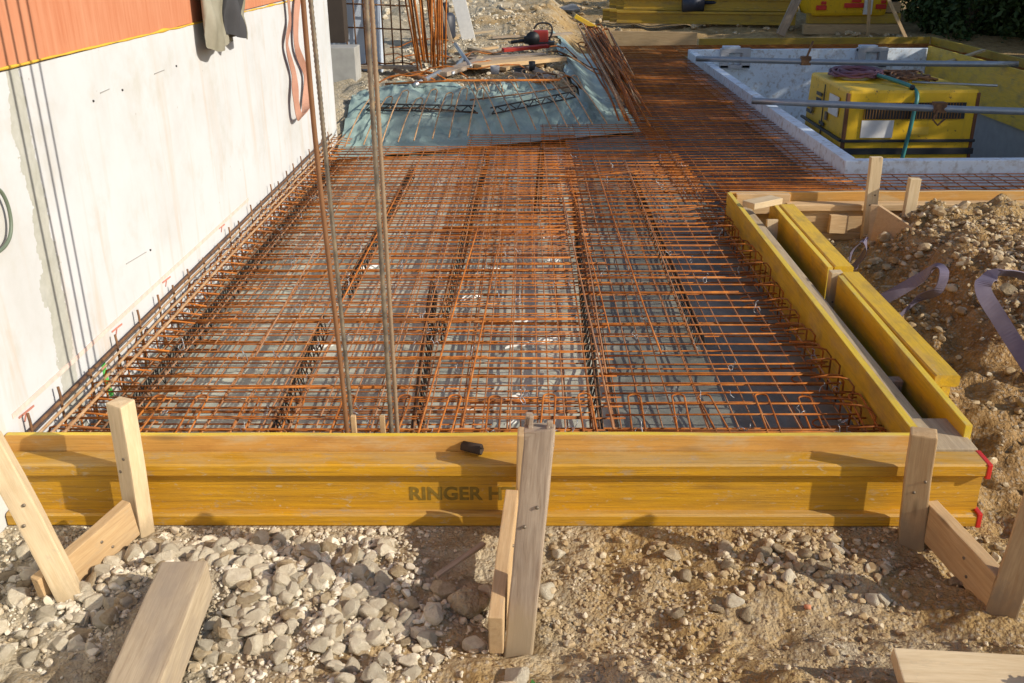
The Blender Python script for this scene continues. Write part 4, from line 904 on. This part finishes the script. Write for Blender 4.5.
b = MB(); b.box((.70, 12.3, .60), (.30, .12, .05), Matrix.Rotation(.5, 3, 'Y')); tag(b.build('yellow_tag_board', M['coat'], None, .004), 'yellow offcut board at the top of the bent bar pile', 'board')
# ------------------------------------------------------------------ back clutter
for k in range(24):
    xt = -1.35+.62*(k/23)+random.uniform(-.05, .05); xb = -1.06+.22*(k/23)+random.uniform(-.05, .05); y = 9.7+random.uniform(-.15, .15); zb = .36+random.uniform(.0, .12)
    b = MB(); b.tube([(xb, y, zb), (xb*.7+xt*.3, y+.05, zb+.45), (xt, y+.25, 1.75+random.uniform(0, .3))], .009, 6)
    tag(b.build('leaning_bar', M['rust']), 'rusty bar in the bundle leaning at the far end of the wall', 'rebar', 'rusty bars leaning in a bundle')
# insulated far wall stub with mesh
slabbox('far_wall', (-2.9, 10.0, -.1), (-1.48, 10.25, 2.3), M['pale_blue'], 'pale blue insulated wall behind the end of the white wall', 'wall')
slabbox('wall_plinth', (-2.6, 9.25, -.1), (-1.60, 9.55, .62), M['dirty_block'], 'whitish low plinth at the end of the white wall', 'plinth')
slabbox('dark_post', (-1.93, 9.7, .62), (-1.76, 9.9, 2.2), plain('dark_brown_timber', (.05, .035, .025), .8), 'dark brown post at the far end of the white wall', 'post')
b = MB()
for k in range(7): b.tube([(-1.78+k*.09, 9.93-random.uniform(0, .05), .35), (-1.80+k*.09, 9.95, 2.1)], .008, 6)
for k in range(5): b.tube([(-1.85, 9.915, .75+k*.22), (-1.15, 9.90, .72+k*.22)], .008, 6)
tag(b.build('leaning_mesh', M['rust_dark']), 'dark wire mesh leaning on the pale blue wall', 'rebar mesh')
c = at(446, 38, y=12.6); root = empty('canister', (c.x, 12.6, c.z), 'dark canister standing on the gravel behind the bank', 'canister'); zg = c.z
b = MB(); b.tube([(c.x, 12.6, zg), (c.x, 12.6, zg+.03), (c.x, 12.6, zg+.26), (c.x, 12.6, zg+.30)], [.11, .125, .125, .09], 14); local(b.build('body', plain('dark_canister', (.03, .035, .05), .5)), root)
b = MB(); b.tube([(c.x, 12.6, zg+.30), (c.x, 12.6, zg+.42)], [.045, .05], 10); local(b.build('spout', M['black']), root)
p = at(451, 38, y=12.3); plank('timber_lath', (p.x, 12.3, p.z-.05), (p.x-.22, 12.35, p.z+.75), .05, .03, (0, -1, 0), M['grey_wood'], 'grey lath leaning in front of the dark canister', 'lath')
p = at(468, 38, y=12.9); o = plank('perforated_board', (p.x+.02, 12.9, p.z-.08), (p.x-.2, 13.0, p.z+.85), .17, .035, (0, -1, 0), M['white_lab'], 'whitish board with holes leaning behind the bank', 'board')
p = at(448, 50, y=11.8)
# timber boards
for k, (a1, b1, wd, mt, lab) in enumerate((((475, 66), (560, 58), .22, 'raw', 'tan board lying on the ground below the saw'), ((470, 60), (545, 55), .18, 'grey_wood', 'greyish board lying behind the tan board'), ((440, 74), (484, 60), .14, 'grey_wood', 'grey board lying aslant before the dark canister'))):
    p, q = at(*a1, z=.40), at(*b1, z=.40); plank('board', p, q, wd, .04, (0, 0, 1), M[mt], lab, 'board')
for k, (a1, b1) in enumerate((((452, 74), (462, 60)), ((455, 44), (470, 66)), ((415, 85), (440, 72)), ((395, 70), (425, 80)))):
    p, q = at(*a1, z=.39), at(*b1, z=.41); b = MB(); b.tube([p, q], .022, 8); tag(b.build('pipe_offcut', M['galv'] if k != 3 else M['rust_dark']), ['grey pipe offcut lying by the boards', 'grey pipe offcut lying nearer the dark canister', 'grey pipe offcut lying close to the teal sheet', 'dark pipe offcut lying below the rusty bar bundle'][k], 'pipe')
p = at(385, 84, z=.40); q = at(560, 80, z=.40); along([p, p.lerp(q, .4)+Vector((0, .04, .01)), q], .010, M['rust'], 'loose_bar', 'rust-red bar lying along the crest of the bank')
# cut-off saw
c = at(538, 46, z=.40); saw = empty('cutoff_saw', c, 'red and black motor saw standing on the boards', 'saw'); X = Vector
b = MB(); b.box(c+X((.05, 0, .17)), (.28, .2, .22)); local(b.build('engine_housing', M['dark_red'], None, .03), saw)
b = MB(); b.box(c+X((-.17, 0, .11)), (.18, .16, .13)); b.box(c+X((.1, 0, .05)), (.42, .2, .07)); local(b.build('crankcase', M['black'], None, .02), saw)
b = MB(); b.tube([c+X((-.1, -.12, .14)), c+X((-.1, -.08, .14))], .13, 22); local(b.build('cutting_disc', M['black']), saw)
b = MB(); b.tube(smooth_path([c+X((.2, 0, .1)), c+X((.26, 0, .25)), c+X((.22, 0, .38)), c+X((.02, 0, .4)), c+X((-.08, 0, .3))]), .017, 8); local(b.build('handle', M['black']), saw)
b = MB(); b.tube([c+X((-.5, .02, .07)), c+X((-.17, 0, .1))], .03, 8); local(b.build('cutting_arm', M['black']), saw)
for ch in list(saw.children): ch.data.transform(Matrix.Scale(.62, 4))
p, q = at(503, 50, z=.42), at(548, 46, z=.42); plank('red_bar', p, q, .05, .035, (0, -.3, 1), M['dark_red'], 'bright red bar lying in front of the motor saw', 'bar')
for px, py, r, h, mt, lab in ((495, 74, .045, .075, 'grey_foam', 'pale grey bucket on the gravel above the teal sheet'), (520, 75, .058, .06, 'black', 'black tub on the gravel beside the pale bucket'), (532, 71, .032, .09, 'black', 'tall black can right of the black tub')):
    c = at(px, py, z=.36); b = MB(); n = 16; prof = [(0, 0), (r*.85, 0), (r, h), (r*.9, h), (r*.76, .02), (0, .02)]; P = []
    for rr, zz in prof: P += [c+X((rr*math.cos(2*math.pi*k/n), rr*math.sin(2*math.pi*k/n), zz)) for k in range(n)]
    b.add(P, [(i*n+k, i*n+(k+1) % n, (i+1)*n+(k+1) % n, (i+1)*n+k) for i in range(5) for k in range(n)], 0, True); tag(b.build('bucket', M[mt]), lab, 'bucket')
p = at(432, 34, z=.5); 
b = MB(); q0, q1 = at(500, 8, y=17.), at(555, 36, y=14.4); b.tube([q0, q1], .025, 8); tag(b.build('long_pole', M['grey_wood']), 'long grey pole lying aslant behind the motor saw', 'pole')

for k in range(16):
    xx = random.uniform(-1.3, .35); yy = random.uniform(9.0, 14.0); a_ = random.uniform(0, 3.1); L_ = random.uniform(.25, .9); zz = max(gz(xx, yy), gz(xx+math.cos(a_)*L_, yy+math.sin(a_)*L_))+.03
    plank('scrap_board', (xx, yy, zz), (xx+math.cos(a_)*L_, yy+math.sin(a_)*L_, zz+random.uniform(0, .06)), random.uniform(.04, .12), random.uniform(.02, .035), (random.uniform(-.3, .3), 0, 1), M[('grey_wood', 'dirty_wood', 'raw')[k % 3]], 'piece of scrap board lying among the rubble behind the teal sheet', 'board', 'scrap boards behind the teal sheet')
for k in range(18):
    xx = random.uniform(-1.3, .4); yy = random.uniform(8.7, 12.5); a_ = random.uniform(-.6, .6)+(0 if k % 2 else 3.1); p = []; L_ = random.uniform(.4, 1.1)
    for i in range(9):
        u = i/8; x_ = xx+math.cos(a_+u*random.uniform(.1, .5))*L_*u; y_ = yy+math.sin(a_+u*.4)*L_*u; p.append((x_, y_, gz(x_, y_)+.03+.07*math.sin(u*3.1)))
    b = MB(); b.tube(p, .008, 5); tag(b.build('bent_scrap_bar', M['rust' if k % 3 else 'rust_dark']), 'bent scrap of rusty bar lying among the rubble behind the teal sheet', 'rebar', 'bent scrap bars behind the teal sheet')
# rocks at the back, beam stack
def base_ico(sub):
    bm = bmesh.new(); bmesh.ops.create_icosphere(bm, subdivisions=sub, radius=1.0); v = np.array([x.co[:] for x in bm.verts]); f = np.array([[q.index for q in t.verts] for t in bm.faces]); bm.free(); return v, f
def relax(v, f, it=2):
    for _ in range(it):
        acc = np.zeros_like(v); cnt = np.zeros(len(v))
        for a, b in ((0, 1), (1, 2), (2, 0)):
            np.add.at(acc, f[:, a], v[f[:, b]]); np.add.at(acc, f[:, b], v[f[:, a]]); np.add.at(cnt, f[:, a], 1); np.add.at(cnt, f[:, b], 1)
        v = v*.4+acc/cnt[:, None]*.6
    return v
def rock(v, seed, ncut=11):
    rg = np.random.default_rng(seed); v = v.copy()
    for k in range(ncut):
        n = rg.normal(size=3); n /= np.linalg.norm(n); d = rg.uniform(.42, .84); s = v@n; v = v-np.outer(np.clip(s-d, 0, None)*.985, n)
    v = v*np.array([1, rg.uniform(.65, .95), rg.uniform(.45, .8)]); v += .028*np.sin(v[:, [1, 2, 0]]*rg.uniform(3, 6, 3)+rg.uniform(0, 6, 3)); return v
v3, f3 = base_ico(3); v1, f1 = base_ico(1); v2, f2 = base_ico(2)
ROCK = []
for k in range(14):
    me_o = np_mesh('stone', relax(rock(v3, 100+k, 8+k % 6), f3, 1 if k % 3 == 0 else 0)*(1+.025*np.sin(v3[:, [1, 2, 0]]*7+k)), f3, M['stone'] if k % 4 else M['stone_brown'], k % 3 == 0); ROCK.append(me_o.data); bpy.data.objects.remove(me_o)
c = at(571, 9, y=20.); o = bpy.data.objects.new('boulder', ROCK[2].copy()); o.data.materials[0] = M['stone_grey']; COL.objects.link(o); o.location = (c.x, 20., c.z); o.scale = (.26, .22, .2); tag(o, 'big grey boulder on the earth beside the yellow beam stack', 'boulder')
k = 0
for row in range(3):
    for col in range(3):
        yb = 17.3+col*.30+row*.1; xl = 1.52-col*.10; z0 = .20+row*.205
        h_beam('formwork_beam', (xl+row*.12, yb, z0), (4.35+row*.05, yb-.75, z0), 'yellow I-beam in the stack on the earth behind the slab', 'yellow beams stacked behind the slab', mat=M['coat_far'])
c = at(693, 4, y=17.0); b = MB(); b.tube([c+X((-.17, 0, 0)), c+X((.17, 0, 0))], .13, 18); b.tube([c+X((.17, 0, .02)), c+X((2.2, .1, .02))], .03, 8); tag(b.build('roller', plain('blue_black_rubber', (.03, .035, .055), .5)), 'dark roller with a long axle on the yellow beam stack', 'roller')
# site machine behind
c = at(842, 15, y=16.2); mc = empty('yellow_skip', (c.x, 16.3, c.z), 'bright yellow container with red markings on stacked timber', 'container'); b = MB()
zb = c.z; xc = c.x
P = [(xc-.52, 15.95, zb), (xc+.60, 15.95, zb), (xc+.60, 16.75, zb), (xc-.52, 16.75, zb), (xc-.80, 15.85, zb+.75), (xc+.66, 15.85, zb+.75), (xc+.66, 16.85, zb+.75), (xc-.80, 16.85, zb+.75)]
b.add(P, [(0, 3, 2, 1), (4, 5, 6, 7), (0, 1, 5, 4), (1, 2, 6, 5), (2, 3, 7, 6), (3, 0, 4, 7)]); local(b.build('body', M['machine'], None, .05), mc)
for dx, dz, w_ in ((-.42, .10, .16), (.08, .13, .30), (.50, .11, .16)):
    b = MB(); b.box((xc+dx, 15.92-.03*dz, zb+dz+.03), (w_, .03, .07)); b.box((xc+dx+.03, 15.915, zb+dz+.10), (w_*.5, .03, .05)); local(b.build('red_marking', M['red'], None, .01), mc)
b = MB(); b.box((xc+.30, 15.918, zb+.2), (.13, .03, .35)); local(b.build('white_marking', M['white_lab'], None, .004), mc)
for row in range(3):
    z0 = .18+row*.16
    plank('timber_balk', (xc-.62+row*.06, 16.1+row*.05, z0), (xc+.85, 16.0+row*.05, z0), .16, .15, (0, 0, 1), M['raw' if row != 1 else 'coat_far'], ['lowest balk under the yellow container', 'yellowish middle balk under the yellow container', 'topmost balk under the yellow container'][row], 'timber')
p = at(784, 28, y=15.3); plank('timber_post', (p.x-.05, 15.3, p.z-.1), (p.x+.55, 15.5, p.z+1.3), .13, .05, (0, -1, 0), M['grey_wood'], 'grey post leaning left of the yellow container', 'post')
p = at(909, 38, y=14.6); plank('timber_lath', (p.x, 14.6, .1), (p.x-.42, 14.9, .95), .045, .03, (0, -1, 0), M['raw'], 'thin lath leaning right of the yellow container', 'lath')
p = at(868, 35, y=15.6); plank('timber_lath', (p.x, 15.6, .05), (p.x-.05, 15.6, .75), .045, .03, (0, -1, 0), M['raw'], 'thin upright lath in front of the timber balks', 'lath')

# ------------------------------------------------------------------ trees along the right side
def tree(x, y, h, rad, label, seed, nleaf=7000, mat='leaf', low=.15, lf=(.08, .15)):
    rg = np.random.default_rng(seed); z0 = gz(x, y); root = empty('tree', (x, y, z0), label, 'tree', 'trees along the edge of the site'); b = MB()
    b.tube([(x, y, z0-.2), (x+.05, y, z0+h*.3), (x-.04, y+.05, z0+h*.6), (x+.02, y, z0+h*.9)], [.11, .085, .055, .02], 9)
    for k in range(12):
        a = k*2.4; zz = z0+h*(.2+.055*k); d = Vector((math.cos(a), math.sin(a), .5)); b.tube([(x, y, zz), Vector((x, y, zz))+d*rad*.45, Vector((x, y, zz))+d*rad*.8+Vector((0, 0, .2))], [.035, .022, .008], 6)
    local(b.build('trunk', M['bark']), root)
    nc = 46; cl = []
    for k in range(nc):
        u = rg.uniform(low, 1.0); rr = rad*(math.sin(math.pi*min(1, .18+.82*u)**.9)*.85+.15)*math.sqrt(rg.uniform(.15, 1)); a = rg.uniform(0, 6.28)
        cl.append((x+rr*math.cos(a), y+rr*math.sin(a), z0+u*h, rg.uniform(.22, .5)))
    cl = np.array(cl); ci = rg.integers(0, nc, nleaf); d = rg.normal(size=(nleaf, 3)); d /= np.linalg.norm(d, axis=1)[:, None]
    pos = cl[ci, :3]+d*cl[ci, 3][:, None]*rg.uniform(.5, 1.05, nleaf)[:, None]**.6
    n = d+rg.normal(size=(nleaf, 3))*.8; n /= np.linalg.norm(n, axis=1)[:, None]; t = np.cross(n, rg.normal(size=(nleaf, 3))); t /= np.linalg.norm(t, axis=1)[:, None]; s = np.cross(n, t); L = rg.uniform(*lf, nleaf)[:, None]
    V = np.stack([pos-t*L, pos-s*L*.45, pos+t*L, pos+s*L*.45], 1).reshape(-1, 3); F = np.arange(nleaf*4).reshape(-1, 4)
    o = np_mesh('crown', V, F, M[mat], False); local(o, root)
TR = [(8.9, 4.15, 5.2, 1.65), (9.0, 5.8, 5.3, 1.7), (8.9, 7.5, 5.2, 1.7), (9.1, 9.2, 5.2, 1.75), (9.0, 11.0, 4.5, 1.7), (8.8, 13.0, 4.0, 1.6)]
for k, (x, y, h, r) in enumerate(TR): tree(x, y, h, r, 'bushy dark green tree in the row beside the pit', 300+k, 8000, 'leaf', .03, (.06, .11))
for k, (x, y, h, r, mt, lab) in enumerate(((6.75, 15.6, 2.3, .85, 'leaf', 'dark shrub closest to the yellow container'), (7.9, 15.3, 2.4, 1.0, 'leaf', 'dark shrub behind the far right slab corner'), (9.2, 15.4, 2.8, 1.1, 'leaf', 'dark bushy shrub at the right edge'),
    (7.3, 17.2, 3.6, 1.2, 'leaf2', 'yellow-green tree rising behind the dark shrubs'), (8.9, 17.4, 4.2, 1.5, 'leaf', 'dark tree rising behind the right-hand shrub'), (10.6, 17.6, 4.4, 1.6, 'leaf', 'dark tree farthest right behind the slab corner'), (6.9, 19.5, 4.0, 1.4, 'leaf', 'dark tree far behind the yellow container'))):
    tree(x, y, h, r, lab, 401+k, 15000, mt, .0, (.035, .075))

# ------------------------------------------------------------------ stones
sx_, sy_, sr = [], [], []
def scatter(n, xr, yr, r0, r1, dens, pw=3.0):
    x = RNG.uniform(*xr, n); y = RNG.uniform(*yr, n); k = RNG.uniform(0, 1, n) < dens(x, y); x, y = x[k], y[k]
    r = r0*(r1/r0)**(RNG.uniform(0, 1, len(x))**pw); sx_.append(x); sy_.append(y); sr.append(r)
clump = lambda x, y, s, sd: np.clip(.5+1.6*fbm(x, y, s, sd), 0, 1)
heap = lambda x, y: np.clip(np.exp(-((x+.66)/.44)**2-((y-2.06)/.20)**2)+.22*np.exp(-((x+.75)/.6)**4)*np.clip(.4+2*fbm(x, y, 5, 55), 0, 1), 0, 1)
hole = lambda x, y: 1-.97*np.exp(-((x+.17)/.17)**4-((y-2.17)/.17)**4)
scatter(14000, (-1.42, .05), (1.50, 2.30), .005, .036, lambda x, y: np.clip(heap(x, y)*1.25, 0, 1)*hole(x, y), 3.2)
scatter(26000, (-1.75, 1.95), (1.42, 2.305), .0028, .013, lambda x, y: clump(x, y, 3, 50)**1.2*hole(x, y), 1.8)
scatter(1500, (-1.7, 1.9), (1.42, 2.30), .011, .030, lambda x, y: clump(x, y, 2.5, 60)**2*hole(x, y), 2.2)
scatter(700, (.5, 1.0), (1.95, 2.28), .007, .027, lambda x, y: clump(x, y, 4, 66)*np.exp(-((x-.68)/.2)**2), 2.6)
scatter(9000, (1.42, 3.3), (2.3, 5.05), .006, .026, lambda x, y: clump(x, y, 3, 70)*(.15+.85*sst(1.5, 2.0, x)), 2.0)
scatter(1500, (1.4, 3.3), (2.5, 5.0), .016, .050, lambda x, y: clump(x, y, 2.5, 75)*(.12+.88*sst(1.5, 2.0, x)*sst(3.0, 4.1, y)), 2.2)
scatter(5200, (-1.5, .55), (8.3, 16), .012, .04, lambda x, y: clump(x, y, 2, 80)*(backland(x, y) > .8), 2.5)
scatter(2600, (-4, 6), (14.9, 25), .02, .11, lambda x, y: clump(x, y, 1, 90), 2.8)
X_ = np.concatenate(sx_); Y_ = np.concatenate(sy_); S_ = np.concatenate(sr); Z_ = ground_z(X_, Y_)
ok = np.ones(len(X_), bool)
# keep clear of timber lying on the ground
def clear(x0, x1, y0, y1):
    global ok; ok &= ~((X_ > x0-S_) & (X_ < x1+S_) & (Y_ > y0-S_) & (Y_ < y1+S_))
clear(-.97, -.80, 1.3, 2.05); clear(-1.09, -1.03, 2.22, 2.30); clear(-.06, .03, 1.78, 1.95); clear(.82, 1.5, 1.66, 1.78); clear(1.0, 1.08, 2.17, 2.25)
ok &= (Y_+S_ < YF-.002) | (Y_ > 2.42) & (X_ > 1.4) | (Y_ > 7) | (X_ > 1.30)
X_, Y_, Z_, S_ = X_[ok], Y_[ok], Z_[ok], S_[ok]
D_ = np.sqrt(X_**2+Y_**2+(Z_-CAM_H)**2)
vis = np.array([(-20 < pix((x, y, z))[0] < 1044 and -10 < pix((x, y, z))[1] < 690) for x, y, z in zip(X_, Y_, Z_)])
near = (Y_ < 5.1)
order = np.argsort(-(S_/D_)*vis*near); big = order[:285]; isbig = np.zeros(len(X_), bool); isbig[big] = True
for i in big:
    o = bpy.data.objects.new('stone', ROCK[int(RNG.integers(0, 14)) if X_[i] < .1 or RNG.random() < .35 else int(RNG.integers(0, 4))*4]); COL.objects.link(o); s = S_[i]*1.12
    o.location = (X_[i], Y_[i], Z_[i]+s*(.10+.22*((i*7919) % 100)/100)); o.scale = (s, s, s); o.rotation_euler = RNG.uniform(-.5, .5, 3)+np.array([0, 0, RNG.uniform(0, 6.28)])
    if Y_[i] < 2.4:
        if X_[i] < .1: tag(o, 'pale limestone piece in the gravel heap left of the middle stakes', 'stone', 'stones of the gravel heap left of the middle stakes')
        else: tag(o, 'pale stone on the bare soil right of the middle stakes', 'stone', 'stones on the soil right of the middle stakes')
    else: tag(o, 'stone in the rubble of the trench bank beside the outer formwork', 'stone', 'stones in the rubble bank on the right')
rest = np.nonzero(~isbig)[0]
var1 = [rock(v1, 500+k, 6) for k in range(24)]; var2 = [rock(v2, 600+k, 11) for k in range(16)]
def merge(idx, var, f, name):
    m = len(idx); nv = len(var[0]); vi = RNG.integers(0, len(var), m); VV = np.stack(var)[vi]
    a = RNG.uniform(0, 6.28, m); tl = RNG.uniform(-.6, .6, m); ca, sa, ct, s_t = np.cos(a)[:, None], np.sin(a)[:, None], np.cos(tl)[:, None], np.sin(tl)[:, None]
    x, y, z = VV[..., 0], VV[..., 1], VV[..., 2]; y, z = y*ct-z*s_t, y*s_t+z*ct; x, y = x*ca-y*sa, x*sa+y*ca; s = S_[idx][:, None]
    P = np.stack([x*s+X_[idx][:, None], y*s+Y_[idx][:, None], z*s+(Z_[idx]+S_[idx]*.28)[:, None]], -1).reshape(-1, 3)
    F = (f[None]+(np.arange(m)*nv)[:, None, None]).reshape(-1, 3); return tag(np_mesh(name, P, F, M['gravel'], False), kind='stuff')
fine = rest[S_[rest]/D_[rest] < .0045]; mid = rest[S_[rest]/D_[rest] >= .0045]
merge(fine, var1, f1, 'fine_gravel'); merge(mid, var2, f2, 'coarse_gravel')
# clay clod
c = at(468, 588, z=.03); o = np_mesh('clay_clod', v3*np.array([.05, .045, .035])*(1+.12*np.sin(v3[:, [2, 0, 1]]*5+1)+.05*np.sin(v3[:, [1, 2, 0]]*13)+.06*np.sin(v3[:, [0, 2, 1]]*23+v3[:, [1, 0, 2]]*17)), f3, M['ground']); o.location = (c.x, c.y, gz(c.x, c.y)+.012); tag(o, 'round brown clay clod in the shade left of the middle stakes', 'clod')
c = at(810, 594, z=.02); o = np_mesh('brick_chip', rock(v2, 78, 6)*.012, f2, M['brick']); o.location = (c.x, c.y, gz(c.x, c.y)+.008); tag(o, 'tiny orange brick chip on the soil before the right stakes', 'chip')
# weed
c = at(534, 676, z=.03); zz = gz(c.x, c.y); root = empty('weed', (c.x, c.y, zz), 'tiny green weed sprouting from the soil near the middle stake', 'plant'); b = MB()
for k in range(14):
    a = k*2.4; L = random.uniform(.012, .028); d = Vector((math.cos(a), math.sin(a), random.uniform(.3, 1.2))).normalized(); s = Vector((-d.y, d.x, 0)).normalized()*L*.28; p = Vector((c.x, c.y, zz))+Vector((random.uniform(-.012, .012), random.uniform(-.012, .012), 0))
    b.add([p, p+d*L*.5+s, p+d*L, p+d*L*.5-s], [(0, 1, 2, 3)])
local(b.build('leaf_foliage', M['weed']), root)
